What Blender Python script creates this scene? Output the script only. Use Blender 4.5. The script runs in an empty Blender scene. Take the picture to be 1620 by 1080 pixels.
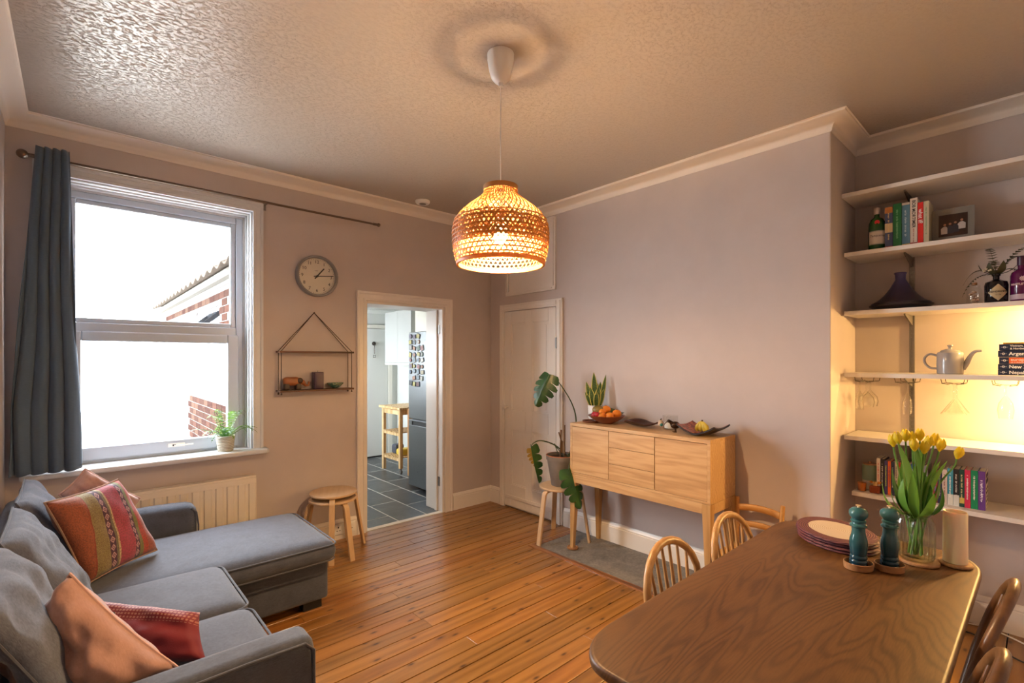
import bpy, bmesh, math, random
from mathutils import Vector, Matrix
R = math.radians
PI = math.pi
random.seed(7)
scene = bpy.context.scene
COL = scene.collection

# ------------------------------------------------------------------ camera
cam_d = bpy.data.cameras.new('camera'); cam = bpy.data.objects.new('camera', cam_d); COL.objects.link(cam)
cam_d.sensor_width = 36.0; cam_d.lens = 36.0 * 766.6 / 1620.0
cam_d.shift_y = -28.2 / 1620.0 * -1.0
cam.location = (-3.284, -3.981, 1.5)
cam.rotation_euler = (R(90), 0, R(47.95 - 90))
cam_d.clip_start = 0.02
scene.camera = cam

# ------------------------------------------------------------------ world and light
w = bpy.data.worlds.new('sky'); scene.world = w; w.use_nodes = True
bg = w.node_tree.nodes['Background']
bg.inputs['Color'].default_value = (0.90, 0.95, 1.0, 1)
bg.inputs['Strength'].default_value = 27.0
def area_light(name, loc, rot, sx, sy, power=0, col=(1, 1, 1), portal=False):
    l = bpy.data.lights.new(name, 'AREA'); l.shape = 'RECTANGLE'; l.size = sx; l.size_y = sy
    l.energy = power; l.color = col
    if portal: l.cycles.is_portal = True
    o = bpy.data.objects.new(name, l); COL.objects.link(o); o.location = loc; o.rotation_euler = rot
    return o
area_light('window_portal', (-2.85, 0.30, 1.72), (R(-90), 0, 0), 1.10, 1.76, portal=True)
area_light('kitchen_window_portal', (-2.20, 2.30, 1.58), (0, R(-90), 0), 0.95, 1.38, portal=True)
PENDANT_W = 2300.0
LED = 7.5
vs = scene.view_settings
vs.view_transform = 'Standard'; vs.look = 'None'; vs.gamma = 1.0; vs.use_curve_mapping = False
vs.exposure = 0.62

# ------------------------------------------------------------------ helpers
def lin(c):
    if isinstance(c, str):
        c = [int(c[i:i+2], 16) / 255 for i in (0, 2, 4)]
        return tuple(x / 12.92 if x <= 0.04045 else ((x + 0.055) / 1.055) ** 2.4 for x in c) + (1,)
    return tuple(c) + (1,) if len(c) == 3 else tuple(c)

class NT:
    def __init__(s, name):
        s.m = bpy.data.materials.new(name); s.m.use_nodes = True
        s.n = s.m.node_tree.nodes; s.l = s.m.node_tree.links
        s.p = s.n['Principled BSDF']; s.out = s.n['Material Output']
    def add(s, t, **kw):
        nd = s.n.new(t)
        for k, v in kw.items():
            if k.startswith('i_'):
                nd.inputs[k[2:].replace('_', ' ')].default_value = v
            else: setattr(nd, k, v)
        return nd
    def link(s, a, b): s.l.new(a, b)
    def coords(s, scale=(1, 1, 1), kind='Object', rot=(0, 0, 0), rand=0.0):
        tc = s.add('ShaderNodeTexCoord'); mp = s.add('ShaderNodeMapping')
        mp.inputs['Scale'].default_value = scale; mp.inputs['Rotation'].default_value = rot
        s.link(tc.outputs[kind], mp.inputs['Vector'])
        if rand:
            oi = s.add('ShaderNodeObjectInfo'); mu = s.add('ShaderNodeMath', operation='MULTIPLY'); mu.inputs[1].default_value = rand
            s.link(oi.outputs['Random'], mu.inputs[0]); s.link(mu.outputs[0], mp.inputs['Location'])
        return mp.outputs[0]
    def noise(s, vec, scale, detail=4, rough=0.5, dist=0.0):
        nd = s.add('ShaderNodeTexNoise'); nd.inputs['Scale'].default_value = scale; nd.inputs['Detail'].default_value = detail
        nd.inputs['Roughness'].default_value = rough; nd.inputs['Distortion'].default_value = dist
        s.link(vec, nd.inputs['Vector']); return nd.outputs['Fac']
    def ramp(s, fac, stops, interp='LINEAR'):
        nd = s.add('ShaderNodeValToRGB'); cr = nd.color_ramp; cr.interpolation = interp
        while len(cr.elements) < len(stops): cr.elements.new(0.5)
        for e, (p, c) in zip(cr.elements, stops): e.position = p; e.color = lin(c)
        s.link(fac, nd.inputs['Fac']); return nd.outputs['Color']
    def mix(s, fac, a, b, mode='MIX'):
        nd = s.add('ShaderNodeMix', data_type='RGBA', blend_type=mode)
        for sock, v in ((0, fac), (6, a), (7, b)):
            if hasattr(v, 'links') or hasattr(v, 'is_linked'): s.link(v, nd.inputs[sock])
            else: nd.inputs[sock].default_value = lin(v) if sock else v
        return nd.outputs[2]
    def math(s, op, a, b=0.5):
        nd = s.add('ShaderNodeMath', operation=op)
        for i, v in enumerate((a, b)):
            if hasattr(v, 'is_linked'): s.link(v, nd.inputs[i])
            else: nd.inputs[i].default_value = v
        return nd.outputs[0]
    def bump(s, h, strength=0.3, dist=0.01):
        nd = s.add('ShaderNodeBump'); nd.inputs['Strength'].default_value = strength; nd.inputs['Distance'].default_value = dist
        s.link(h, nd.inputs['Height']); s.link(nd.outputs[0], s.p.inputs['Normal'])
    def base(s, c):
        if hasattr(c, 'is_linked'): s.link(c, s.p.inputs['Base Color'])
        else: s.p.inputs['Base Color'].default_value = lin(c)
    def set(s, **kw):
        for k, v in kw.items(): s.p.inputs[k.replace('_', ' ')].default_value = v
        return s

def plain(name, col, rough=0.5, metal=0.0, bump=0.0, bscale=60, var=0.0, **kw):
    t = NT(name)
    if bump or var:
        v = t.coords()
        nz = t.noise(v, bscale, 5)
        if bump: t.bump(nz, bump, 0.004)
        if var:
            n2 = t.noise(v, bscale * 0.25, 3)
            c = lin(col); t.base(t.ramp(n2, [(0.3, [x * (1 - var) for x in c[:3]]), (0.7, [min(1, x * (1 + var)) for x in c[:3]])]))
        else: t.base(col)
    else: t.base(col)
    t.set(Roughness=rough, Metallic=metal, **kw)
    return t.m

def wood(name, c_dark, c_mid, c_light, axis='X', scale=1.0, rough=0.45, rings=6.0, knots=False, dist=2.5, coat=0.0, rand=10.0, hue=0.0, band=0.45):
    t = NT(name)
    sc = {'X': (0.09, 1, 1), 'Y': (1, 0.09, 1), 'Z': (1, 1, 0.09)}[axis]
    v = t.coords([s * scale for s in sc], rand=rand)
    warp = t.noise(v, 3.0, 3, 0.5)
    wv = t.add('ShaderNodeVectorMath', operation='ADD'); t.link(v, wv.inputs[0])
    cmb = t.add('ShaderNodeCombineXYZ')
    for i in range(3): t.link(t.math('MULTIPLY', warp, 0.35 if dist else 0), cmb.inputs[i])
    t.link(cmb.outputs[0], wv.inputs[1])
    wave = t.add('ShaderNodeTexWave', wave_type='BANDS', bands_direction={'X': 'Y', 'Y': 'X', 'Z': 'X'}[axis], wave_profile='SIN')
    wave.inputs['Scale'].default_value = rings; wave.inputs['Distortion'].default_value = dist
    wave.inputs['Detail'].default_value = 2.5; wave.inputs['Detail Scale'].default_value = 0.8
    t.link(wv.outputs[0], wave.inputs['Vector'])
    fine = t.noise(v, 55, 4, 0.65)
    big = t.noise(v, 2.0, 2)
    f = t.math('ADD', t.math('MULTIPLY', wave.outputs['Fac'], band), t.math('ADD', t.math('MULTIPLY', fine, 0.35), t.math('MULTIPLY', big, 0.25 + (0.45 - band))))
    col = t.ramp(f, [(0.25, c_dark), (0.5, c_mid), (0.78, c_light)])
    if knots:
        kv = t.coords((2.2 * scale, 5.5 * scale, 7 * scale), rand=37.0)
        vo = t.add('ShaderNodeTexVoronoi', voronoi_dimensions='2D'); vo.inputs['Scale'].default_value = 1.0; t.link(kv, vo.inputs['Vector'])
        kf = t.ramp(vo.outputs['Distance'], [(0.0, (1, 1, 1)), (0.028, (0.85, 0.85, 0.85)), (0.075, (0.16, 0.16, 0.16)), (0.14, (0, 0, 0))])
        col = t.mix(kf, col, (0.045, 0.012, 0.004))
    if hue:
        oi = t.add('ShaderNodeObjectInfo')
        tint = t.ramp(oi.outputs['Random'], [(0, (1 - hue, 1 - hue, 1 - hue)), (0.5, (1, 1, 1)), (1, (1, 1 - hue * 0.6, 1 - hue))])
        col = t.mix(1.0, col, tint, 'MULTIPLY')
    t.base(col); t.bump(fine, 0.12, 0.002)
    t.set(Roughness=rough)
    if coat: t.set(Coat_Weight=coat, Coat_Roughness=0.15)
    return t.m

def fabric(name, col, col2=None, scale=900, rough=0.9, bump=0.4, patch=8):
    t = NT(name); v = t.coords()
    c = lin(col)[:3]; c2 = lin(col2)[:3] if col2 else [x * 0.7 for x in c]
    n1 = t.noise(t.coords((1, 1, 5)), scale * 0.12, 3, 0.7); n2 = t.noise(v, patch, 4)
    f = t.math('ADD', t.math('MULTIPLY', n1, 0.6), t.math('MULTIPLY', n2, 0.4))
    t.base(t.ramp(f, [(0.35, c2), (0.65, c)])); t.bump(t.noise(v, scale, 2), bump, 0.002)
    t.set(Roughness=rough, Sheen_Weight=0.25); return t.m

def glass(name, tint=(1, 1, 1), edge=(0.6, 0.65, 0.65), rough=0.02, dark=0.0):
    """thin architectural glass: transparent with fresnel reflection, a little darker at grazing rims"""
    t = NT(name); t.n.remove(t.p)
    lw = t.add('ShaderNodeLayerWeight'); lw.inputs['Blend'].default_value = 0.35
    tr = t.add('ShaderNodeBsdfTransparent')
    t.link(t.ramp(lw.outputs['Facing'], [(0.0, tint), (0.75, tint), (1.0, edge)]), tr.inputs['Color'])
    gl = t.add('ShaderNodeBsdfGlossy'); gl.inputs['Roughness'].default_value = rough
    fz = t.math('ADD', t.math('MULTIPLY', t.math('POWER', lw.outputs['Facing'], 4.0), 0.35), 0.045)
    mx = t.add('ShaderNodeMixShader'); t.link(fz, mx.inputs[0]); t.link(tr.outputs[0], mx.inputs[1]); t.link(gl.outputs[0], mx.inputs[2])
    t.link(mx.outputs[0], t.out.inputs['Surface']); return t.m

def glass2(name, tint, edge, start=0.35, refl=0.6):
    t = NT(name); t.n.remove(t.p)
    lw = t.add('ShaderNodeLayerWeight'); lw.inputs['Blend'].default_value = 0.5
    tr = t.add('ShaderNodeBsdfTransparent')
    t.link(t.ramp(lw.outputs['Facing'], [(0.0, tint), (start, tint), (1.0, edge)]), tr.inputs['Color'])
    gl = t.add('ShaderNodeBsdfGlossy'); gl.inputs['Roughness'].default_value = 0.04
    fz = t.math('ADD', t.math('MULTIPLY', t.math('POWER', lw.outputs['Facing'], 2.5), refl), 0.06)
    mx = t.add('ShaderNodeMixShader'); t.link(fz, mx.inputs[0]); t.link(tr.outputs[0], mx.inputs[1]); t.link(gl.outputs[0], mx.inputs[2])
    t.link(mx.outputs[0], t.out.inputs['Surface']); return t.m

def emit(name, col, strength):
    t = NT(name); t.base((0, 0, 0)); t.p.inputs['Emission Color'].default_value = lin(col); t.p.inputs['Emission Strength'].default_value = strength
    return t.m

def translucent(name, col, f=0.35, rough=0.6):
    t = NT(name); t.base(col); t.set(Roughness=rough)
    tr = t.add('ShaderNodeBsdfTranslucent'); tr.inputs['Color'].default_value = lin(col)
    mx = t.add('ShaderNodeMixShader'); mx.inputs[0].default_value = f
    t.link(t.p.outputs[0], mx.inputs[1]); t.link(tr.outputs[0], mx.inputs[2]); t.link(mx.outputs[0], t.out.inputs['Surface'])
    return t.m

def smooth_path(pts, k=5):
    P = [Vector(p) for p in pts]; P = [P[0] * 2 - P[1]] + P + [P[-1] * 2 - P[-2]]; out = []
    for i in range(1, len(P) - 2):
        for j in range(k):
            s = j / k; a, b, c, d = P[i - 1], P[i], P[i + 1], P[i + 2]
            out.append(0.5 * ((2 * b) + (c - a) * s + (2 * a - 5 * b + 4 * c - d) * s * s + (3 * b - a - 3 * c + d) * s ** 3))
    out.append(P[-2]); return out
def spread(r, n):
    return [r[min(int(i * (len(r) - 1) / (n - 1)), len(r) - 2)] + (r[min(int(i * (len(r) - 1) / (n - 1)) + 1, len(r) - 1)] - r[min(int(i * (len(r) - 1) / (n - 1)), len(r) - 2)]) * (i * (len(r) - 1) / (n - 1) - min(int(i * (len(r) - 1) / (n - 1)), len(r) - 2)) for i in range(n)]
class MB:
    def __init__(s): s.v = []; s.f = []; s.mi = []
    def add(s, vs, fs, mi=0):
        b = len(s.v); s.v += [tuple(p) for p in vs]; s.f += [tuple(b + i for i in f) for f in fs]; s.mi += [mi] * len(fs); return s
    def box(s, x0, y0, z0, x1, y1, z1, mi=0):
        x0, x1 = sorted((x0, x1)); y0, y1 = sorted((y0, y1)); z0, z1 = sorted((z0, z1))
        return s.add([(x0, y0, z0), (x1, y0, z0), (x1, y1, z0), (x0, y1, z0), (x0, y0, z1), (x1, y0, z1), (x1, y1, z1), (x0, y1, z1)],
              [(0, 3, 2, 1), (4, 5, 6, 7), (0, 1, 5, 4), (1, 2, 6, 5), (2, 3, 7, 6), (3, 0, 4, 7)], mi)
    def obox(s, c, ax, ay, az, hx, hy, hz):
        c = Vector(c); ax = Vector(ax).normalized(); ay = Vector(ay).normalized(); az = Vector(az).normalized()
        P = []
        for k in (-1, 1):
            for (i, j) in ((-1, -1), (1, -1), (1, 1), (-1, 1)): P.append(c + ax * hx * i + ay * hy * j + az * hz * k)
        return s.add(P, [(0, 3, 2, 1), (4, 5, 6, 7), (0, 1, 5, 4), (1, 2, 6, 5), (2, 3, 7, 6), (3, 0, 4, 7)])
    def prism(s, poly, z0, z1, axis='Z'):
        n = len(poly)
        def P(a, b, c): return {'Z': (a, b, c), 'Y': (a, c, b), 'X': (c, a, b)}[axis]
        vs_ = [P(a, b, z0) for a, b in poly] + [P(a, b, z1) for a, b in poly]
        fs = [tuple(range(n - 1, -1, -1)), tuple(range(n, 2 * n))] + [(i, (i + 1) % n, n + (i + 1) % n, n + i) for i in range(n)]
        return s.add(vs_, fs)
    def lathe(s, prof, n=28, c=(0, 0, 0), cap=True, a0=0, a1=2 * PI, sx=1, sy=1):
        full = abs(a1 - a0 - 2 * PI) < 1e-6; m = n if full else n + 1
        vs_ = []
        for r, z in prof:
            for i in range(m):
                a = a0 + (a1 - a0) * i / n
                vs_.append((c[0] + r * sx * math.cos(a), c[1] + r * sy * math.sin(a), c[2] + z))
        fs = []
        for k in range(len(prof) - 1):
            for i in range(n):
                j = (i + 1) % m
                fs.append((k * m + i, k * m + j, (k + 1) * m + j, (k + 1) * m + i))
        if cap and full:
            if prof[0][0] > 1e-5: fs.append(tuple(range(m - 1, -1, -1)))
            if prof[-1][0] > 1e-5: fs.append(tuple(range((len(prof) - 1) * m, len(prof) * m)))
        return s.add(vs_, fs)
    def ctube(s, pts, r, n=8, k=5, **kw):
        sp = smooth_path(pts, k)
        return s.tube(sp, spread(r, len(sp)) if isinstance(r, (list, tuple)) else r, n, **kw)
    def tube(s, pts, r, n=8, closed=False, sx=1.0, upv=None, cap=True):
        pts = [Vector(p) for p in pts]; N = len(pts)
        rr = r if isinstance(r, (list, tuple)) else [r] * N
        T = []
        for i in range(N):
            a = pts[i - 1] if (i > 0 or closed) else pts[i]; b = pts[(i + 1) % N] if (i < N - 1 or closed) else pts[i]
            T.append((b - a).normalized() if (b - a).length > 1e-9 else Vector((0, 0, 1)))
        nrm = Vector(upv) if upv else (Vector((0, 0, 1)) if abs(T[0].z) < 0.9 else Vector((1, 0, 0)))
        nrm = (nrm - T[0] * nrm.dot(T[0])).normalized(); vs_ = []
        for i in range(N):
            nrm = nrm - T[i] * nrm.dot(T[i]); nrm = nrm.normalized() if nrm.length > 1e-6 else Vector((1, 0, 0))
            b = T[i].cross(nrm)
            for k in range(n):
                a = 2 * PI * k / n + (PI / n)
                vs_.append(pts[i] + (nrm * math.cos(a) + b * math.sin(a) * sx) * rr[i])
        fs = []
        for i in range(N if closed else N - 1):
            i2 = (i + 1) % N
            for k in range(n):
                k2 = (k + 1) % n
                fs.append((i * n + k, i * n + k2, i2 * n + k2, i2 * n + k))
        if cap and not closed:
            fs.append(tuple(range(n - 1, -1, -1))); fs.append(tuple(range((N - 1) * n, N * n)))
        return s.add(vs_, fs)
    def grid(s, fn, nu, nv, closeu=False, mi=0):
        mu = nu if closeu else nu + 1
        vs_ = [fn(i / nu, j / nv) for j in range(nv + 1) for i in range(mu)]
        fs = []
        for j in range(nv):
            for i in range(nu):
                i2 = (i + 1) % mu
                fs.append((j * mu + i, j * mu + i2, (j + 1) * mu + i2, (j + 1) * mu + i))
        return s.add(vs_, fs, mi)
    def sphere(s, c, r, n=12, sz=1.0, sx=1.0, sy=1.0):
        m = max(4, n // 2 + 1)
        prof = [(r * math.sin(PI * k / m), -r * sz * math.cos(PI * k / m)) for k in range(m + 1)]
        prof[0] = (1e-6, prof[0][1]); prof[-1] = (1e-6, prof[-1][1])
        return s.lathe(prof, n, c, cap=False, sx=sx, sy=sy)
    def rbox(s, x0, y0, z0, x1, y1, z1, r, n=8, top=0.0, sides=0.0, wob=0.0, seed=0):
        """soft rounded box with a puffed top"""
        h = Vector(((x1 - x0) / 2, (y1 - y0) / 2, (z1 - z0) / 2)); c = Vector(((x1 + x0) / 2, (y1 + y0) / 2, (z1 + z0) / 2))
        rx = [min(r, h[i] * 0.98) for i in range(3)]
        def samp(hh, rr):
            L = [-hh + rr * (1 - math.cos(PI / 2 * k / 3)) for k in range(3)]
            M = [-(hh - rr) + 2 * (hh - rr) * k / n for k in range(n + 1)]
            return L + M + [-q for q in reversed(L)]
        S = [samp(h[i], rx[i]) for i in range(3)]
        def mp(p):
            q = Vector([max(-(h[i] - rx[i]), min(h[i] - rx[i], p[i])) for i in range(3)])
            d = p - q
            dn = Vector([d[i] / rx[i] for i in range(3)])
            if dn.length > 1e-9: dn = dn / dn.length * max(abs(t) for t in dn)
            o = q + Vector([dn[i] * rx[i] for i in range(3)])
            u = o.x / h.x; v_ = o.y / h.y; w_ = o.z / h.z
            if o.z > 0: o.z += top * (1 - u ** 4) * (1 - v_ ** 4) * (o.z / h.z)
            o.x += sides * (1 - w_ * w_) * (1 if u > 0 else -1) * abs(u) ** 3; o.y += sides * (1 - w_ * w_) * (1 if v_ > 0 else -1) * abs(v_) ** 3
            if wob:
                o.z += wob * (math.sin(7 * o.x + seed) * math.sin(9 * o.y + 2 * seed)) * (1 if o.z > 0 else 0)
            return o + c
        for a, b, k in ((0, 1, 2), (1, 2, 0), (2, 0, 1)):
            for sgn in (-1, 1):
                A, B_ = S[a], S[b]; vs_ = []
                for q in B_:
                    for p in A:
                        P = Vector((0, 0, 0)); P[a] = p; P[b] = q; P[k] = sgn * h[k]; vs_.append(mp(P))
                na = len(A); fs = []
                for j in range(len(B_) - 1):
                    for i in range(na - 1):
                        f = (j * na + i, j * na + i + 1, (j + 1) * na + i + 1, (j + 1) * na + i)
                        fs.append(f if sgn > 0 else f[::-1])
                s.add(vs_, fs)
        return s
    def build(s, name, mat, parent=None, bevel=0.0, smooth=True, loc=None, rot=None, merge=False, angle=38, segs=2, matrix=None):
        me = bpy.data.meshes.new(name); me.from_pydata(s.v, [], s.f); me.validate()
        mats = mat if isinstance(mat, (list, tuple)) else [mat]
        for m in mats: me.materials.append(m)
        if len(mats) > 1:
            for p, i in zip(me.polygons, s.mi): p.material_index = i
        bm = bmesh.new(); bm.from_mesh(me)
        if merge: bmesh.ops.remove_doubles(bm, verts=bm.verts, dist=1e-4)
        bmesh.ops.recalc_face_normals(bm, faces=bm.faces); bm.to_mesh(me); bm.free()
        if smooth:
            for p in me.polygons: p.use_smooth = True
            try: me.set_sharp_from_angle(angle=R(angle))
            except Exception: pass
        o = bpy.data.objects.new(name, me); COL.objects.link(o)
        if parent: o.parent = parent
        if loc is not None: o.location = loc
        if rot is not None: o.rotation_euler = rot
        if matrix is not None: o.matrix_local = matrix
        if bevel:
            b = o.modifiers.new('bevel', 'BEVEL'); b.width = bevel; b.segments = segs; b.limit_method = 'ANGLE'; b.angle_limit = R(40)
        return o

def tag(o, label=None, cat=None, group=None, kind=None):
    if label: o['label'] = label
    if cat: o['category'] = cat
    if group: o['group'] = group
    if kind: o['kind'] = kind
    return o
def thing(name, label, cat, loc=(0, 0, 0), rz=0.0, group=None):
    o = bpy.data.objects.new(name, None); COL.objects.link(o); o.location = loc; o.rotation_euler = (0, 0, rz)
    o.empty_display_size = 0.1
    return tag(o, label, cat, group)
def struct(o): o['kind'] = 'structure'; return o
def copy_tree(o, parent=None):
    c = o.copy(); COL.objects.link(c); c.parent = parent
    for ch in list(o.children): copy_tree(ch, c)
    return c
def framemat(loc, X, Y):
    X = Vector(X).normalized(); Y = Vector(Y).normalized(); Z = X.cross(Y)
    m = Matrix((X, Y, Z)).transposed().to_4x4(); m.translation = Vector(loc); return m

def text_mesh(s, size, wrap=None, depth=0.0004, align='CENTER', bold=0.0, spacing=1.0, shear=0.0):
    cu = bpy.data.curves.new('lettering', 'FONT'); cu.body = s; cu.size = size; cu.align_x = align; cu.align_y = 'CENTER'
    cu.extrude = depth; cu.offset = bold; cu.resolution_u = 3; cu.space_character = spacing; cu.shear = shear
    to = bpy.data.objects.new('lettering', cu); me = bpy.data.meshes.new_from_object(to)
    bpy.data.objects.remove(to); me.name = 'lettering'
    if wrap:
        for v in me.vertices:
            a = v.co.x / wrap; r = wrap + v.co.z
            v.co = (r * math.sin(a), v.co.y, r * math.cos(a) - wrap)
    return me
def text(s, size, mat, parent, loc, X, Y, name='lettering', fit=None, **kw):
    me = text_mesh(s, size, **kw)
    me.materials.clear(); me.materials.append(mat)
    if fit:
        xs = [v.co.x for v in me.vertices]
        if xs and (max(xs) - min(xs)) > fit:
            k = fit / (max(xs) - min(xs))
            for v in me.vertices: v.co.x *= k
    o = bpy.data.objects.new(name, me); COL.objects.link(o); o.parent = parent; o.matrix_local = framemat(loc, X, Y)
    return o

# ------------------------------------------------------------------ materials
def wall_paint(name, col, bump=0.12):
    t = NT(name); v = t.coords(kind='Object')
    n = t.noise(v, 3.0, 5, 0.6); n2 = t.noise(v, 45, 4)
    c = lin(col)[:3]
    t.base(t.ramp(n, [(0.3, [x * 0.95 for x in c]), (0.7, [min(1, x * 1.03) for x in c])]))
    t.bump(t.math('ADD', t.math('MULTIPLY', n2, 0.4), n), bump, 0.01); t.set(Roughness=0.75); return t.m
M = {}
M['wall'] = wall_paint('wall_paint', (0.55, 0.48, 0.455), 0.08)
M['alcove'] = wall_paint('alcove_paint', (0.55, 0.48, 0.455), 0.05)
M['coving'] = plain('coving_paint', (0.76, 0.69, 0.62), 0.5)
M['gloss'] = plain('gloss_white_paint', (0.78, 0.73, 0.68), 0.32, bump=0.03, bscale=30)
M['sill'] = plain('white_sill_paint', (0.66, 0.67, 0.69), 0.35)
M['upvc'] = plain('white_window_plastic', (0.50, 0.56, 0.65), 0.3)
M['kwall'] = plain('kitchen_white_paint', (0.68, 0.70, 0.67), 0.6)
M['white'] = plain('white_plastic', (0.82, 0.80, 0.77), 0.35)
def artex():
    t = NT('textured_ceiling'); v = t.coords((1, 1.6, 1), rot=(0, 0, R(20)))
    a = t.noise(v, 46, 7, 0.7, 0.3); b = t.noise(v, 140, 4, 0.6, 0.2); c = t.noise(t.coords((0.6, 1, 1)), 1.3, 3)
    h = t.math('ADD', t.math('MULTIPLY', t.ramp(a, [(0.50, (0, 0, 0)), (0.66, (1, 1, 1))]), t.ramp(c, [(0.35, (0.5, 0.5, 0.5)), (0.65, (1, 1, 1))])), t.math('MULTIPLY', b, 0.35))
    sx_ = t.add('ShaderNodeSeparateXYZ'); t.link(t.coords(), sx_.inputs[0])
    worn = t.ramp(t.math('ADD', t.math('MULTIPLY', sx_.outputs[0], -0.28), 0.0), [(0.12, (0.22, 0.22, 0.22)), (0.70, (1, 1, 1))])
    h = t.math('MULTIPLY', h, worn)
    t.bump(h, 1.0, 0.0027); t.base((0.43, 0.375, 0.335)); t.set(Roughness=0.21, Specular_IOR_Level=0.9); return t.m
M['artex'] = artex()
M['floor'] = wood('varnished_floorboard', (0.15, 0.060, 0.012), (0.29, 0.128, 0.028), (0.40, 0.195, 0.050), 'X', 1.3, 0.32, 4, knots=True, dist=3, coat=0.3, rand=40, hue=0.22, band=0.20)
M['gap'] = plain('dark_floor_gap', (0.02, 0.010, 0.006), 0.9)
def table_wood():
    t = NT('dark_elm_table'); v = t.coords((0.5, 2.4, 1))
    wn = t.add('ShaderNodeTexNoise'); wn.inputs['Scale'].default_value = 1.35; wn.inputs['Detail'].default_value = 2.5; wn.inputs['Distortion'].default_value = 0.6
    t.link(v, wn.inputs['Vector'])
    bands = t.math('MULTIPLY', wn.outputs['Fac'], 34.0)
    sn = t.add('ShaderNodeMath', operation='SINE'); t.link(t.math('MULTIPLY', bands, 6.283), sn.inputs[0])
    s01 = t.math('ADD', t.math('MULTIPLY', sn.outputs[0], 0.5), 0.5)
    s01 = t.math('POWER', s01, 2.2)
    fine = t.noise(t.coords((5, 60, 60)), 5, 4, 0.6)
    f = t.math('ADD', t.math('MULTIPLY', s01, 0.32), t.math('MULTIPLY', fine, 0.66))
    big = t.noise(t.coords((1, 3, 1)), 1.5, 2)
    c1 = t.ramp(f, [(0.22, (0.125, 0.055, 0.016)), (0.5, (0.085, 0.034, 0.010)), (0.80, (0.038, 0.015, 0.005))])
    c2 = t.mix(t.ramp(big, [(0.35, (0, 0, 0)), (0.7, (0.6, 0.6, 0.6))]), c1, (0.14, 0.068, 0.024))
    t.base(c2); t.bump(f, 0.15, 0.001); t.set(Roughness=0.45, Specular_IOR_Level=0.35); return t.m
M['table'] = table_wood()
M['oak'] = wood('light_oak', (0.38, 0.21, 0.085), (0.50, 0.30, 0.13), (0.58, 0.37, 0.18), 'Y', 2.2, 0.45, 7, dist=3.5, band=0.28)
M['oakz'] = wood('light_oak_leg', (0.34, 0.18, 0.06), (0.47, 0.27, 0.10), (0.57, 0.35, 0.15), 'Z', 1.8, 0.45, 5, dist=3, band=0.25)
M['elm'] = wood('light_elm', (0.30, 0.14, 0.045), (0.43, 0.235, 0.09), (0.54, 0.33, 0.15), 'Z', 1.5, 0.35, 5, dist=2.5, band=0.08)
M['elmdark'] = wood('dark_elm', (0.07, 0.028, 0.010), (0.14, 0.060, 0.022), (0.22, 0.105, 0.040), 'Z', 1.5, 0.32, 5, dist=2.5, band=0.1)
M['pine'] = wood('orange_pine', (0.38, 0.17, 0.045), (0.50, 0.25, 0.07), (0.60, 0.33, 0.11), 'Y', 2.0, 0.4, 5, band=0.15)
M['birch'] = wood('pale_birch_ply', (0.44, 0.28, 0.14), (0.54, 0.36, 0.20), (0.62, 0.44, 0.27), 'Z', 2.0, 0.45, 3, dist=1, band=0.1)
M['birchtop'] = wood('pale_birch_top', (0.46, 0.30, 0.17), (0.54, 0.37, 0.22), (0.60, 0.43, 0.27), 'X', 2.0, 0.45, 3, dist=1, band=0.08)
M['coaster'] = wood('coaster_wood', (0.20, 0.085, 0.03), (0.31, 0.15, 0.06), (0.40, 0.22, 0.10), 'X', 3, 0.5, 8, band=0.10)
M['border'] = wood('dark_hearth_border', (0.12, 0.04, 0.012), (0.22, 0.08, 0.02), (0.30, 0.12, 0.035), 'Y', 1.5, 0.35, 5, coat=0.3)
def hearth():
    t = NT('grey_hearth_slab'); v = t.coords()
    n = t.noise(v, 9, 6, 0.7, 1.0); n2 = t.noise(v, 60, 4)
    t.base(t.ramp(t.math('ADD', t.math('MULTIPLY', n, 0.6), t.math('MULTIPLY', n2, 0.4)), [(0.3, (0.10, 0.095, 0.09)), (0.55, (0.20, 0.185, 0.17)), (0.75, (0.30, 0.27, 0.24))]))
    t.bump(n2, 0.5, 0.003); t.set(Roughness=0.8); return t.m
M['hearth'] = hearth()
M['sofa'] = fabric('grey_sofa_fabric', (0.074, 0.086, 0.122), (0.036, 0.042, 0.062), 700, patch=14)
M['sofab'] = fabric('grey_velvety_cushion_fabric', (0.120, 0.138, 0.190), (0.050, 0.058, 0.086), 700, patch=9)
M['piping'] = fabric('sofa_piping', (0.075, 0.082, 0.108), (0.045, 0.05, 0.068), 700)
M['black'] = plain('black_plastic', (0.012, 0.012, 0.012), 0.5)
M['curtain'] = fabric('teal_grey_curtain', (0.075, 0.118, 0.180), (0.058, 0.094, 0.146), 500, bump=0.2, patch=3)
M['steel'] = plain('dull_dark_metal', (0.16, 0.12, 0.095), 0.35, 0.9)
M['chrome'] = plain('chrome_metal', (0.75, 0.73, 0.70), 0.15, 1.0)
M['greymetal'] = plain('grey_metal_strip', (0.24, 0.225, 0.21), 0.4, 0.7)
M['wallglass'] = glass('window_glass', (0.97, 0.98, 0.98), (0.8, 0.85, 0.85))
M['glass'] = glass('clear_glass', (0.98, 0.98, 0.97), (0.50, 0.50, 0.47))
M['vglass'] = glass2('ribbed_vase_glass', (.90, .93, .90), (.28, .32, .28), .25, .85)
M['wine'] = glass2('drinking_glass', (.96, .96, .94), (.50, .44, .36), .45, .7)
M['soil'] = plain('dark_soil', (0.03, 0.018, 0.01), 0.95, bump=0.8, bscale=80)

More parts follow.
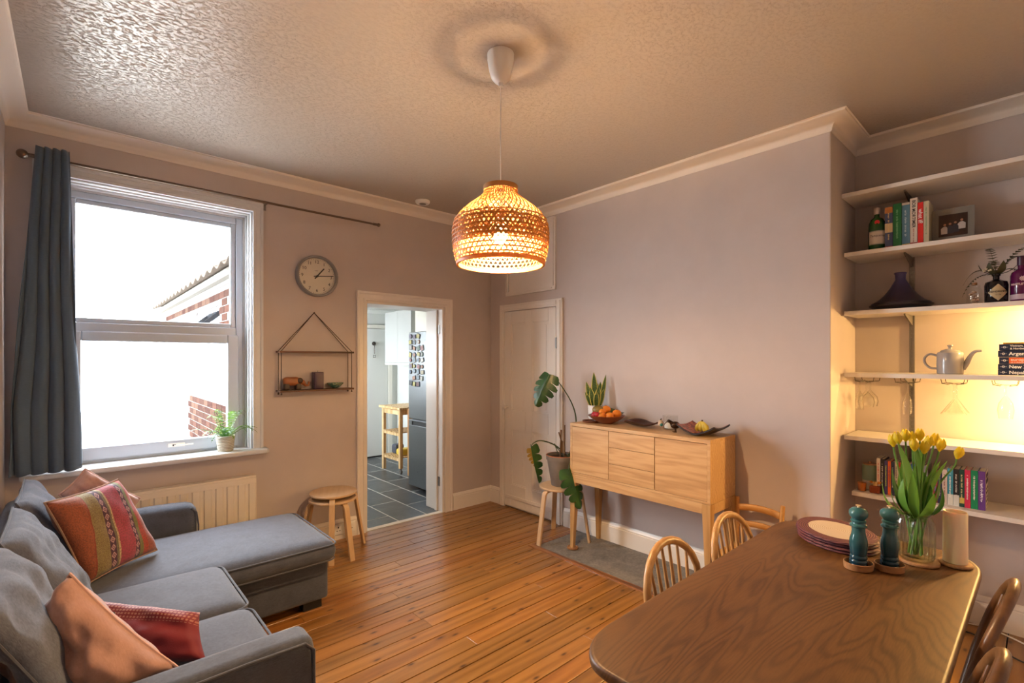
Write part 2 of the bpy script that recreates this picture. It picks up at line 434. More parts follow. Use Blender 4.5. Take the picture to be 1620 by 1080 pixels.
# ------------------------------------------------------------------ room shell
XL, YF, ZC = -3.58, -4.62, 2.91       # left wall, wall behind the camera, ceiling
AX, AY = 0.53, -3.125                 # alcove back wall, chimney breast corner
WX0, WX1, WZ0, WZ1 = -3.40, -2.30, 0.835, 2.60   # window opening
DX0, DX1, DZ = -1.413, -0.588, 2.01   # doorway to the kitchen
m = MB()
m.box(XL - .3, 0, 0, WX0, .3, ZC + .02).box(WX0, 0, 0, WX1, .3, WZ0).box(WX0, 0, WZ1, WX1, .3, ZC + .02)
m.box(WX1, 0, 0, DX0, .3, ZC + .02).box(DX0, 0, DZ, DX1, .3, ZC + .02).box(DX1, 0, 0, 0.9, .3, ZC + .02)
struct(m.build('wall_back', M['wall'], smooth=False))
struct(MB().box(0, AY, 0, 0.9, 0, ZC + .02).build('wall_right', M['wall'], smooth=False, bevel=0.006))
struct(MB().box(AX, YF, 0, 0.9, AY, ZC + .02).build('wall_alcove', M['alcove'], smooth=False))
struct(MB().box(XL - .3, YF - .2, 0, XL, 0, ZC + .02).build('wall_left', M['wall'], smooth=False))
struct(MB().box(XL, YF - .2, 0, 0.9, YF, ZC + .02).build('wall_front', M['wall'], smooth=False))
struct(MB().box(XL - .3, YF - .2, ZC, 0.9, .3, ZC + .2).build('ceiling', M['artex'], smooth=False))

def sweep(path, prof, closed=False):
    """profile (offset to the right of travel, z) swept along a 2D path with mitred corners"""
    n = len(path); V = []
    P = [Vector((p[0], p[1])) for p in path]
    for i in range(n):
        d0 = (P[i] - P[i - 1]).normalized() if (i > 0 or closed) else None
        d1 = (P[(i + 1) % n] - P[i]).normalized() if (i < n - 1 or closed) else None
        if d0 is None: d0 = d1
        if d1 is None: d1 = d0
        n0 = Vector((d0.y, -d0.x)); n1 = Vector((d1.y, -d1.x))
        mt = (n0 + n1) / (1 + n0.dot(n1))
        for d, z in prof: V.append((P[i].x + mt.x * d, P[i].y + mt.y * d, z))
    k = len(prof); F = []
    for i in range(n if closed else n - 1):
        j = (i + 1) % n
        for q in range(k - 1): F.append((i * k + q, i * k + q + 1, j * k + q + 1, j * k + q))
    if not closed: F.append(tuple(range(k))); F.append(tuple(range((n - 1) * k + k - 1, (n - 1) * k - 1, -1)))
    return MB().add(V, F)
cov = [(-.002, 2.832), (.004, 2.832), (.008, 2.838)] + [(0.008 + .082 * (1 - math.cos(PI / 2 * k / 7)), 2.838 + .058 * math.sin(PI / 2 * k / 7)) for k in range(1, 8)] + [(.094, 2.9), (.094, 2.906), (.102, 2.911), (-.002, 2.912)]
struct(sweep([(XL, 0), (0, 0), (0, AY), (AX, AY), (AX, YF), (XL, YF)], cov, True).build('trim_1', M['coving'], angle=50))
sk = [(-.002, 0), (.020, 0), (.020, .125), (.016, .130), (.018, .138), (.012, .150), (.006, .162), (-.002, .165)]
for nm, path in (('baseboard_back', [(XL, 0), (-1.492, 0)]), ('baseboard_corner', [(-.493, 0), (0, 0), (0, -.166)]),
                 ('baseboard_right', [(0, -1.05), (0, AY), (AX, AY), (AX, YF)]), ('baseboard_left', [(XL, YF), (XL, 0)])):
    struct(sweep(path, sk).build(nm, M['gloss'], angle=30))

# floor: dark sub-floor with individual boards on it
fl = struct(MB().box(XL - .3, YF - .2, -.2, 0.9, .3, -.022).build('floor', M['gap'], smooth=False))
rnd = random.Random(3)
pitch = 0.1035; y = -0.0015; row = 0; plank_cache = {}
while y > YF:
    y1 = y - pitch; xs = [XL]
    x = XL + rnd.uniform(.7, 2.6)
    while x < 0.3: xs.append(x); x += rnd.uniform(2.2, 3.4)
    xe = AX if y1 < AY else 0.0
    if row == 3: xs = [XL, -1.02]
    if row == 5: xs = [XL, -1.9, -.45]
    xs = [q for q in xs if q < xe - .3] + [xe]
    for a, b in zip(xs[:-1], xs[1:]):
        L = round(b - a, 3); hw = pitch / 2 - .0028
        me = MB().box(-L / 2 + .0008, -hw, -.02, L / 2 - .0008, hw, 0)
        o = me.build('plank', M['floor'], fl, bevel=0.0008, smooth=False, loc=((a + b) / 2, (y + y1) / 2, rnd.uniform(-.0006, .0004)))
        o.modifiers['bevel'].segments = 1
    y = y1; row += 1
# thresholds inside the doorway
struct(MB().box(DX0, 0.0, -.02, DX1, .06, .004).build('trim_2', plain('pale_threshold', (0.70, 0.64, 0.55), .4), bevel=.002, smooth=False))

# hearth slab and its wooden border, set flush into the boards
h = struct(MB().box(-.525, -2.86, -.01, -.021, -1.225, .004).build('hearth', M['hearth'], bevel=.002, smooth=False))
MB().box(-.575, -2.91, -.01, -.526, -1.175, .007).build('border_strip', M['border'], h, bevel=.002, smooth=False)
MB().box(-.525, -1.224, -.01, -.021, -1.18, .006).build('border_strip', M['border'], h, bevel=.002, smooth=False)

# ------------------------------------------------------------------ window
def casing(name, x0, x1, z0, z1, wd, parent, mat, y0=0.0, legs_to=None, mould=((0, .012), (.008, .022), (.25, .022), (.3, .016), (.7, .016), (.78, .024), (1.0, .026))):
    """moulded architrave around an opening in the back wall; profile across its width"""
    prof = [(f * wd if f > 0.01 else 0.0, t) for f, t in mould]
    pr = [(0.0, 0.0)] + prof + [(wd, 0.0)]
    pts = []
    def P(side, d, t):  # d outward distance
        return {'bl': (x0 - d, -t, z0), 'tl': (x0 - d, -t, z1 + d), 'tr': (x1 + d, -t, z1 + d), 'br': (x1 + d, -t, z0)}[side]
    V = []; k = len(pr)
    for sd in ('bl', 'tl', 'tr', 'br'):
        for d, t in pr: V.append(P(sd, d, t))
    F = [(i * k + q, i * k + q + 1, (i + 1) * k + q + 1, (i + 1) * k + q) for i in range(3) for q in range(k - 1)]
    F += [tuple(range(k)), tuple(range(4 * k - 1, 3 * k - 1, -1))]
    return MB().add(V, F).build(name, mat, parent, angle=25)
win = bpy.data.objects.new('window_1', None); COL.objects.link(win); win.location = (0, 0, 0); win['kind'] = 'structure'
casing('architrave', WX0, WX1, WZ0, WZ1, .068, win, M['sill'])
# moulded reveal strips (sash box beads) on jambs and head
b = MB()
for s, x in ((1, WX0), (-1, WX1)):
    for k, (d, a, e) in enumerate(((.012, 0.0, .035), (.022, .035, .06), (.014, .06, .085), (.028, .085, .11), (.04, .11, .16))):
        b.box(x, a, WZ0, x + s * d, e, WZ1)
for k, (d, a, e) in enumerate(((.012, 0.0, .035), (.022, .035, .06), (.014, .06, .085), (.028, .085, .11), (.04, .11, .16))):
    b.box(WX0, a, WZ1 - d, WX1, e, WZ1)
b.build('window_reveal', M['sill'], win, bevel=.003, smooth=False)
FY0, FY1 = .11, .17
fx0, fx1 = WX0 + .04, WX1 - .04
f = MB()
f.box(fx0, FY0, WZ0, fx0 + .045, FY1, WZ1 - .04).box(fx1 - .045, FY0, WZ0, fx1, FY1, WZ1 - .04)
f.box(fx0 + .045, FY0, WZ1 - .085, fx1 - .045, FY1, WZ1 - .04).box(fx0 + .045, FY0, WZ0, fx1 - .045, FY1, WZ0 + .045)
f.box(fx0 + .045, FY0, 1.675, fx1 - .045, FY1, 1.735)
f.build('window_frame', M['upvc'], win, bevel=.006, smooth=False)
# upper sash bead
u = MB(); ux0, ux1, uz0, uz1 = fx0 + .045, fx1 - .045, 1.735, WZ1 - .085
for a in ((ux0, uz0, ux0 + .035, uz1), (ux1 - .035, uz0, ux1, uz1), (ux0 + .035, uz0, ux1 - .035, uz0 + .03), (ux0 + .035, uz1 - .03, ux1 - .035, uz1)):
    u.box(a[0], FY0 + .012, a[1], a[2], FY1 - .01, a[3])
us = u.build('sash', M['upvc'], win, bevel=.005, smooth=False)
MB().box(ux0 + .03, .138, uz0 + .025, ux1 - .03, .144, uz1 - .025).build('pane', M['wallglass'], us, smooth=False)
u = MB(); lx0, lx1, lz0, lz1 = fx0 + .03, fx1 - .03, WZ0 + .02, 1.68
for a in ((lx0, lz0, lx0 + .075, lz1), (lx1 - .075, lz0, lx1, lz1), (lx0 + .075, lz0, lx1 - .075, lz0 + .085), (lx0 + .075, lz1 - .065, lx1 - .075, lz1)):
    u.box(a[0], FY0 - .018, a[1], a[2], FY1 - .03, a[3])
ls = u.build('sash', M['upvc'], win, bevel=.008, smooth=False)
MB().box(lx0 + .07, .122, lz0 + .08, lx1 - .07, .128, lz1 - .06).build('pane', M['wallglass'], ls, smooth=False)
hd = MB(); hx = -2.76
hd.rbox(hx - .05, FY0 - .026, .892, hx + .05, FY0 - .018, .918, .004, 3).rbox(hx - .015, FY0 - .034, .897, hx + .10, FY0 - .026, .907, .004, 3)
hd.build('handle', M['white'], ls)
MB().rbox(hx - .022, FY0 - .029, .899, hx - .002, FY0 - .0255, .911, .002, 2).build('lock', M['black'], ls)
# sill board with bull-nose front and horned ends
sl = MB(); sl.prism([(-3.52, 0), (-2.205, 0), (-2.205, -.085), (-2.225, -.10), (-3.50, -.10), (-3.52, -.085)], .803, .8385)
sl.box(WX0, 0, .80, WX1, .13, .8385)
so = struct(sl.build('window_sill', M['sill'], win, bevel=.012, smooth=False, segs=3))

# curtain pole and curtain
t = thing('curtain_pole', 'thin metal curtain pole with ball finials above the window', 'curtain pole', (-2.42, 0, 2.66))
MB().tube([(-1.03, -.10, 0), (1.075, -.10, 0)], .0085, 12).build('pole', M['steel'], t)
for x in (-1.085, 1.085):
    s = 1 if x > 0 else -1
    MB().sphere((x, -.10, 0), .026 if s < 0 else .016, 20).tube([(x - s * .05, -.1, 0), (x - s * .01, -.1, 0)], .011, 12).build('finial', M['steel'], t)
for x in (-1.03, .20):
    mm = MB().tube([(x, -.001, .0), (x, -.10, 0)], .005, 8).box(x - .011, -.008, -.035, x + .011, -.0, .03)
    mm.build('bracket', M['greymetal'], t)
def curtain_fn(u_, v_):
    # v_ 0 = bottom, 1 = top
    f = 1 - v_
    xa = -3.455 + (-3.560 + 3.455) * min(1, f * 1.25); xb = -3.302 + (-3.243 + 3.302) * f
    uu = u_ + 0.02 * math.sin(9 * v_ + 3 * u_)
    x = xa + (xb - xa) * u_
    amp = 0.012 + 0.020 * f ** .7
    ph = 2 * PI * (4.6 * uu - 0.2 * f)
    yv = -0.125 + amp * math.sin(ph) + .007 * math.sin(2.3 * ph + 2 + 3 * v_) * f
    x += 0.010 * math.cos(ph) * (0.5 + f)
    z = .852 + (2.715 - .852) * v_ + (.006 * math.sin(ph * .9) if v_ > .98 else 0) + (.006 * math.sin(ph + 1) if v_ < .01 else 0)
    return (max(x, XL + .012), yv, z)
def curtain_local(u_, v_):
    x, y_, z = curtain_fn(u_, v_); return (x + 3.4, y_ + .12, z - .85)
o = MB().grid(curtain_local, 90, 60).build('curtain', M['curtain'], loc=(-3.4, -.12, .85), angle=80)
sd = o.modifiers.new('thick', 'SOLIDIFY'); sd.thickness = .003
tag(o, 'teal grey curtain gathered at the left of the window', 'curtain')

# ------------------------------------------------------------------ kitchen beyond the doorway
dw = bpy.data.objects.new('trim_3', None); COL.objects.link(dw); dw['kind'] = 'structure'
casing('architrave', DX0, DX1, 0, DZ, .080, dw, M['gloss'])
for x0, x1 in ((DX0, DX0 + .022), (DX1 - .022, DX1)):
    MB().box(x0, 0, 0, x1, .3, DZ).build('door_lining', M['gloss'], dw, bevel=.003, smooth=False)
MB().box(DX0 + .022, 0, DZ - .022, DX1 - .022, .3, DZ).build('door_lining', M['gloss'], dw, bevel=.003, smooth=False)
MB().box(DX1 - .036, .085, 0, DX1 - .0221, .125, DZ - .022).box(DX0 + .0221, .085, 0, DX0 + .036, .125, DZ - .022).build('door_stop', M['gloss'], dw, bevel=.002, smooth=False)
for z in (.25, 1.75):
    MB().box(DX1 - .026, .045, z, DX1 - .0221, .08, z + .09).build('hinge', M['greymetal'], dw, smooth=False)

KX0, KX1, KY1, KZ = -1.95, 0.52, 2.97, 2.26
kwin = (1.62, 3.0 - .12, 1.10, 2.05)
kw = MB()
kw.box(-2.2 + .02, .3, 0, KX0, kwin[0], KZ + .1).box(-2.18, kwin[0], 0, KX0, kwin[1], kwin[2]).box(-2.18, kwin[0], kwin[3], KX0, kwin[1], KZ + .1).box(-2.18, kwin[1], 0, KX0, 5.6, KZ + .1)
struct(kw.build('wall_kitchen_left', M['kwall'], smooth=False))
struct(MB().box(KX1, .3, 0, KX1 + .2, KY1 + .2, KZ + .1).build('wall_kitchen_right', M['kwall'], smooth=False))
struct(MB().box(KX0, KY1, 0, KX1, KY1 + .2, KZ + .1).build('wall_kitchen_far', M['kwall'], smooth=False))
struct(MB().box(KX0, .3, KZ, KX1, KY1, KZ + .1).build('ceiling_kitchen', plain('kitchen_ceiling', (0.62, 0.62, 0.58), .6), smooth=False))
sweep([(KX0 + .001, KY1 - .001), (KX1 - .001, KY1 - .001), (KX1 - .001, .3)], [(0, KZ - .06), (.01, KZ - .06), (.05, KZ - .012), (.055, KZ - .001), (0, KZ - .001)]).build('trim_4', M['kwall'])['kind'] = 'structure'
# slate tiles in staggered columns running away from the doorway
kf = struct(MB().box(KX0, .061, -.1, KX1, KY1, -.0015).build('floor_kitchen', plain('pale_grout', (0.62, 0.60, 0.55), .8), smooth=False))
def slate():
    t = NT('slate_tile'); v = t.coords(rand=20); n = t.noise(v, 7, 6, .65, .6)
    oi = t.add('ShaderNodeObjectInfo')
    c = t.ramp(n, [(.3, (.030, .036, .042)), (.6, (.060, .066, .072)), (.8, (.095, .090, .082))])
    c = t.mix(1, c, t.ramp(oi.outputs['Random'], [(0, (.75, .75, .75)), (1, (1.3, 1.3, 1.25))]), 'MULTIPLY')
    t.base(c); t.bump(n, .35, .006); t.set(Roughness=.32); return t.m
M['slate'] = slate()
tw, tl = .30, .60; x = KX0; c = 0
tile_me = None
while x < KX1 - .02:
    y0 = .064 - (c % 3) * tl / 3
    while y0 < KY1:
        a, b_ = max(y0, .064), min(y0 + tl, KY1); xe = min(x + tw, KX1)
        if b_ - a > .03 and x > -1.6:
            full = abs(b_ - a - tl) < 1e-6 and abs(xe - x - tw) < 1e-6
            if full and tile_me:
                o = bpy.data.objects.new('tile', tile_me); COL.objects.link(o); o.parent = kf; o.location = ((x + xe) / 2, (a + b_) / 2, 0)
            else:
                L, W = (b_ - a) / 2 - .0065, (xe - x) / 2 - .0065
                o = MB().box(-W, -L, -.006, W, L, 0).build('tile', M['slate'], kf, smooth=False, loc=((x + xe) / 2, (a + b_) / 2, 0))
                if full: tile_me = o.data
        y0 += tl
    x += tw; c += 1
# kitchen window in the wing's outer wall with an open casement
kwn = bpy.data.objects.new('window_2', None); COL.objects.link(kwn); kwn['kind'] = 'structure'
f = MB(); a0, a1, c0, c1 = kwin
for q in ((a0, c0, a0 + .06, c1), (a1 - .06, c0, a1, c1), (a0 + .06, c0, a1 - .06, c0 + .06), (a0 + .06, c1 - .06, a1 - .06, c1), ((a0 + a1) / 2 - .03, c0 + .06, (a0 + a1) / 2 + .03, c1 - .06)):
    f.box(-2.16, q[0], q[1], -2.10, q[2], q[3])
f.build('window_frame', M['upvc'], kwn, bevel=.005, smooth=False)
MB().box(-2.135, (a0 + a1) / 2 + .03, c0 + .06, -2.129, a1 - .06, c1 - .06).build('pane', M['wallglass'], kwn, smooth=False)
# top-hung open casement
cm = MB(); Lc = .38; an = R(48)
dx, dz = -math.sin(an), -math.cos(an)
top = Vector((-2.17, 0, c1 - .06))
for (ya, yb, s0, s1) in ((a0 + .06, a0 + .11, 0, Lc), (a0 + .56, a0 + .61, 0, Lc), (a0 + .11, a0 + .56, 0, .05), (a0 + .11, a0 + .56, Lc - .05, Lc)):
    mid = top + Vector((dx, 0, dz)) * ((s0 + s1) / 2) + Vector((0, (ya + yb) / 2, 0))
    cm.obox(mid, (0, 1, 0), (dx, 0, dz), (-dz, 0, dx), (yb - ya) / 2, (s1 - s0) / 2, .02)
cs = cm.build('open_casement', plain('grey_casement', (.015, .016, .018), .4, Specular_IOR_Level=0.0), kwn, smooth=False)
mid = top + Vector((dx, 0, dz)) * (Lc / 2) + Vector((0, a0 + .335, 0))
MB().obox(mid, (0, 1, 0), (dx, 0, dz), (-dz, 0, dx), .225, Lc / 2 - .05, .003).build('pane', M['wallglass'], cs, smooth=False)

# far white door in the kitchen with a key hook
d = bpy.data.objects.new('door_1', None); COL.objects.link(d); d.location = (-.06, KY1, 0); d['kind'] = 'structure'
MB().box(-.41, -.03, .02, .41, -.001, 1.967).build('door_leaf', M['kwall'], d, bevel=.003, smooth=False)
MB().box(-.48, -.04, 0, -.415, -.001, 2.03).box(.415, -.04, 0, .48, -.001, 2.03).box(-.415, -.04, 1.972, .415, -.001, 2.03).build('door_frame', plain('cream_frame', (.78, .76, .68), .4), d, bevel=.004, smooth=False)
MB().box(-.41, -.02, 0, .41, -.001, .018).build('draught_strip', M['black'], d, smooth=False)
MB().box(.40, -.036, 1.6, .416, -.031, 1.68).build('hinge', M['greymetal'], d, smooth=False)
t = thing('key_hook', 'dark key hanging from a round hook on the far kitchen door', 'hook', (.11, KY1 - .031, 1.70))
MB().lathe([(.03, 0), (.03, .012), (.012, .03), (1e-4, .032)], 16).build('hook_plate', plain('dark_iron', (.05, .04, .035), .4, .8), t, rot=(R(90), 0, 0), loc=(0, 0, .04))
MB().tube([(0, -.02, .03), (0, -.028, -.02), (0, -.022, -.12)], .006, 8).tube([(-.02, -.022, -.14), (.02, -.022, -.14), (.02, -.022, -.17), (-.02, -.022, -.17)], .006, 6, closed=True).build('key', plain('old_key_metal', (.09, .08, .07), .4, .8), t)
# wall cupboard, boiler
t = thing('wall_cupboard', 'white wall cupboard hanging on the right kitchen wall', 'cupboard', (KX1 - .16, 2.35, 1.45))
MB().box(-.15, -.38, 0, .158, .38, .75).build('carcass', M['kwall'], t, bevel=.003, smooth=False)
for ya, yb in ((-.38, -.002), (.002, .38)): MB().box(-.17, ya, .003, -.151, yb, .747).build('door', plain('cupboard_white', (.52, .54, .53), .35), t, bevel=.003, smooth=False)
MB().box(-.17, -.38, -.03, .158, .38, -.001).build('light_pelmet', M['kwall'], t, smooth=False)
t = thing('boiler', 'cream wall-hung boiler above the tall fridge freezer', 'boiler', (KX1 - .18, 1.60, 1.86))
MB().box(-.17, -.24, 0, .178, .24, .36).build('casing', plain('cream_boiler', (.78, .76, .68), .35), t, bevel=.02, smooth=False)
MB().tube([(0, 0, .36), (0, 0, .39)], .05, 16).build('flue', M['greymetal'], t)
# fridge freezer
fg = thing('fridge_freezer', 'tall grey steel fridge freezer covered with small magnets', 'fridge', (-.38, .775, 0))
MB().box(.055, -.272, .03, .62, .272, 1.815).build('body', plain('fridge_side', (.17, .18, .19), .45, .6), fg, bevel=.004, smooth=False)
def fridge_steel():
    t = NT('fridge_steel'); n = t.noise(t.coords((1, 40, 1)), 30, 2)
    t.base((.20, .21, .22)); t.set(Metallic=.85); t.link(t.ramp(n, [(.3, (.27, .27, .27)), (.7, (.36, .36, .36))]), t.p.inputs['Roughness']); return t.m
fst = fridge_steel()
MB().box(0, -.275, .812, .05, .275, 1.815).build('fridge_door', fst, fg, bevel=.008, smooth=False, segs=3)
fd = MB().box(0, -.275, .04, .05, .275, .740).box(.03, -.275, .740, .05, .275, .800).box(0, -.275, .74, .03, -.2, .80).box(0, .2, .74, .03, .275, .80)
fd.box(0, -.2, .786, .012, .2, .80).build('freezer_door', fst, fg, bevel=.004, smooth=False)
MB().box(.012, -.2, .7405, .029, .2, .785).build('grip_recess', M['black'], fg, smooth=False)
for yy in (-.2, .2): MB().tube([(.3, yy, 0), (.3, yy, .03)], .02, 10).build('foot', M['black'], fg)
rm = random.Random(11)
mcols = ['b33a2e', '2f5d8a', 'd9c48a', '3b6b45', 'efe9dc', '1f1f24', 'c7763a', '8aa4b8', '6d4a7c', 'e0d25a', '7a3020', 'b9b9ae', '25435e']
mmats = [plain('magnet_%d' % i, [q_ * .45 + .03 for q_ in lin(cx)[:3]], .35) for i, cx in enumerate(mcols)]
rowsn = ['top', 'second', 'third', 'fourth', 'fifth', 'sixth', 'seventh', 'eighth', 'lowest']; colsn = ['at the far left', 'left of the middle', 'right of the middle', 'at the far right']
cn = ['red', 'blue', 'sand coloured', 'green', 'ivory', 'black', 'orange', 'pale blue', 'violet', 'yellow', 'dark brown', 'light grey', 'navy']
dkm = plain('magnet_backing', (.03, .03, .035), .4)
for zi in range(9):
    for yi in range(4):
        if (yi, zi) in ((3, 0), (3, 8), (0, 7), (3, 1)): continue
        yy = .245 - yi * .082 - .030 + rm.uniform(-.010, .010); zz = 1.765 - zi * .068 + rm.uniform(-.010, .010)
        hw, hh = rm.uniform(.026, .038), rm.uniform(.023, .031)
        ci = rm.randrange(len(mcols)); c2 = rm.randrange(len(mcols)); rd = rm.random() < .35; o = MB()
        if rd: o.lathe([(hh, 0), (hh, .006), (hh * .8, .009)], 14)
        else: o.rbox(-hw, -hh, 0, hw, hh, .009, .004, 2)
        M4 = framemat((-.3803, .775 + yy, zz), (0, -1, 0), (0, 0, 1)) @ Matrix.Rotation(rm.uniform(-.3, .3), 4, 'Z')
        root = o.build('magnet', dkm if rm.random() < .5 else mmats[c2]); root.matrix_local = M4
        k_ = .6 if rd else .82
        MB().box(-hw * k_, -hh * k_, .0091, hw * k_, hh * k_, .0101).build('picture', mmats[ci], root, smooth=False)
        tag(root, '%s %s fridge magnet %s of the %s row' % (cn[ci], 'round' if rd else 'square', colsn[yi], rowsn[zi]), 'magnet', 'souvenir magnets on the fridge')
# kitchen trolley
t = thing('kitchen_trolley', 'birch kitchen trolley with slatted shelves beside the fridge', 'trolley', (.16, 1.93, 0))
bt = wood('trolley_birch', (.50, .30, .12), (.66, .44, .21), (.76, .55, .30), 'Z', 2, .45, 4, dist=1)
MB().box(-.33, -.29, .84, .33, .29, .87).build('top', bt, t, bevel=.004, smooth=False)
for x in (-.28, .28):
    for yy in (-.23, .23):
        z0 = .0 if yy > 0 else .07
        MB().box(x - .022, yy - .022, z0, x + .022, yy + .022, .84).build('leg', bt, t, bevel=.003, smooth=False)
        if yy < 0:
            MB().tube([(x - .012, yy, .03), (x + .012, yy, .03)], .03, 16).build('wheel', M['greymetal'], t)
            MB().tube([(x, yy, .055), (x, yy, .075)], .012, 8).build('caster_stem', M['chrome'], t)
for z in (.19, .52):
    for x in (-.28, .28): MB().box(x - .012, -.207, z - .03, x + .012, .207, z + .005).build('rail', bt, t, bevel=.002, smooth=False)
    for j in range(9):
        yy = -.19 + .38 * j / 8
        MB().box(-.30, yy - .014, z + .006, .30, yy + .014, z + .02).build('slat', bt, t, bevel=.002, smooth=False)
for yy in (-.23, .23): MB().box(-.257, yy - .012, .77, .257, yy + .012, .838).build('apron', bt, t, smooth=False)
for x in (-.28, .28): MB().box(x - .012, -.207, .77, x + .012, .207, .838).build('apron', bt, t, smooth=False)
tag(MB().rbox(-.09, -.07, 0, .09, .07, .09, .03, 4, wob=.01).build('bag', plain('yellow_bag', (.75, .55, .08), .4), loc=(.02, 1.86, .2115)), 'small yellow food packet on the lowest trolley shelf', 'packet')
tag(MB().rbox(-.07, -.06, 0, .07, .06, .13, .03, 4, wob=.01).build('bag', plain('dark_bag', (.08, .09, .12), .4), loc=(.02, 2.03, .2115)), 'dark packet on the lowest trolley shelf beside the yellow one', 'packet')
# narrow cupboard end panel between trolley and fridge
tag(MB().box(-.09, -.02, 0, .5, .02, .86).build('panel', wood('orange_end_panel', (.40, .18, .06), (.52, .26, .09), (.6, .33, .13), 'Z', 1.5, .4, 4), loc=(0.0, 1.56, 0), bevel=.003, smooth=False), 'orange wooden end panel standing between trolley and fridge', 'panel')
# kitchen ceiling spotlight
t = thing('spotlight', 'small warm spotlight on the kitchen ceiling', 'spotlight', (-.95, 1.15, KZ))
MB().lathe([(.05, -.001), (.05, -.02), (.02, -.03), (.02, -.06)], 20).build('base', M['chrome'], t)
MB().lathe([(.022, -.14), (.034, -.14), (.034, -.06), (.018, -.055)], 20).build('lamp_head', M['chrome'], t)
MB().sphere((0, 0, -.14), .026, 14).build('bulb', emit('kitchen_spot_glow', (1, .62, .25), 60), t)

# ------------------------------------------------------------------ outside: wing wall, eaves, yard
yard = struct(MB().box(-14, .3, -.25, -2.2, 16, -.15).build('yard', plain('pale_paving', (.45, .43, .40), .8), smooth=False))
brickm = []
for i in range(4):
    brickm.append(plain('brick_%d' % i, [(.030, .017, .014), (.037, .020, .016), (.026, .014, .012), (.042, .026, .020)][i], .85, Specular_IOR_Level=0.0, bump=.6, bscale=50))
wing = struct(MB().box(-2.2, .3, -.15, -2.181, kwin[0], 2.23).box(-2.2, kwin[1], -.15, -2.181, 5.6, 2.23).box(-2.2, kwin[0], -.15, -2.181, kwin[1], kwin[2]).box(-2.2, kwin[0], kwin[3], -2.181, kwin[1], 2.23).build('wall_wing', plain('pale_mortar', (.10, .09, .085), .9, Specular_IOR_Level=0.0), smooth=False))
bcache = []
for i in range(4):
    o = MB().box(-.004, -.1065, 0, .0, .1065, .065).build('brick', brickm[i], wing, bevel=.0015, smooth=False); bcache.append(o.data)
    bpy.data.objects.remove(o)
def bricks(y0, y1, z0, z1):
    z = z0; r_ = int(round(z0 / .075))
    while z < z1 - .05:
        yy = y0 + (0.1125 if r_ % 2 else 0)
        while yy < y1 - .1:
            o = bpy.data.objects.new('brick', rnd.choice(bcache)); COL.objects.link(o); o.parent = wing; o.location = (-2.2 - .0008, yy + .1125, z + .005)
            yy += .225
        z += .075; r_ += 1
bricks(1.18, 1.60, 1.65, 2.10); bricks(1.18, 3.4, .525, 1.09); bricks(1.18, 5.5, 2.10, 2.22)
ev = struct(MB().box(-2.30, .3, 2.235, -2.24, 5.6, 2.30).build('trim_5', plain('pale_fascia', (.12, .115, .105), .6, Specular_IOR_Level=0.0), smooth=False))
rf = thing('kitchen_roof', 'clay pantile roof of the kitchen wing seen through the window', 'roof', (-2.38, .3, 2.30))
rfm = plain('weathered_pantile', (.075, .062, .052), .8, Specular_IOR_Level=0.0, bump=.5, bscale=30)
def tile_fn(u_, v_): # u along y, v up slope
    return (v_ * .34, (u_ - .5) * .30, .16 * v_ + .020 * math.sin(u_ * 2 * PI) * (1 - .2 * v_) + .01)
pt = MB().grid(tile_fn, 8, 2).build('roof_tile', rfm, rf)
pt.modifiers.new('thick', 'SOLIDIFY').thickness = .014
pm = pt.data; bpy.data.objects.remove(pt)
for i in range(18):
    for j in range(2):
        o = bpy.data.objects.new('roof_tile', pm); COL.objects.link(o); o.parent = rf; o.location = (j * .31, .15 + i * .29, j * .155)
        o.modifiers.new('thick', 'SOLIDIFY').thickness = .014
MB().box(.14, 0, -.015, 4.0, 5.3, .0).build('roof_deck', rfm, rf, smooth=False)
# ------------------------------------------------------------------ door and cupboard on the right wall
def wallB_box(mm, y0, y1, z0, z1, t0, t1): return mm.box(-t1, y0, z0, -t0, y1, z1)
d = bpy.data.objects.new('door_2', None); COL.objects.link(d); d['kind'] = 'structure'
y0, y1, zt = -.96, -.25, 1.98
lf = MB(); wallB_box(lf, y0, y1, .02, zt, .001, .008)
lf.build('door_leaf', M['gloss'], d, smooth=False)
st = MB(); S = .095
for a in ((y0, y0 + S, .02, zt), (y1 - S, y1, .02, zt), ((y0 + y1) / 2 - .045, (y0 + y1) / 2 + .045, .02, zt)): wallB_box(st, *a, .0081, .020)
for za, zb in ((.02, .24), (.80, .99), (1.86, 1.98)):
    wallB_box(st, y0 + S, (y0 + y1) / 2 - .045, za, zb, .0081, .020); wallB_box(st, (y0 + y1) / 2 + .045, y1 - S, za, zb, .0081, .020)
st.build('door_rail', M['gloss'], d, bevel=.003, smooth=False)
for ya, yb in ((y0 + S, (y0 + y1) / 2 - .045), ((y0 + y1) / 2 + .045, y1 - S)):
    for za, zb in ((.24, .80), (.99, 1.86)):
        q = MB(); e = .012
        wallB_box(q, ya, yb, za, za + e, .0081, .015); wallB_box(q, ya, yb, zb - e, zb, .0081, .015)
        wallB_box(q, ya, ya + e, za + e, zb - e, .0081, .015); wallB_box(q, yb - e, yb, za + e, zb - e, .0081, .015)
        wallB_box(q, ya + .035, yb - .035, za + .035, zb - .035, .0081, .0105)
        q.build('door_panel', M['gloss'], d, bevel=.002, smooth=False)
MB().rbox(-.03, y0 + .02, .10, -.021, y1 - .02, .135, .004, 3).build('weather_bar', M['gloss'], d)
kn = MB().lathe([(.014, 0), (.014, .004), (.007, .008), (.008, .03), (.022, .04), (.024, .052), (.014, .062), (1e-4, .064)], 20).build('door_knob', M['gloss'], d); kn.matrix_local = framemat((-.020, -.30, 1.02), (0, 1, 0), (0, 0, 1)) @ Matrix.Rotation(PI, 4, 'Y')
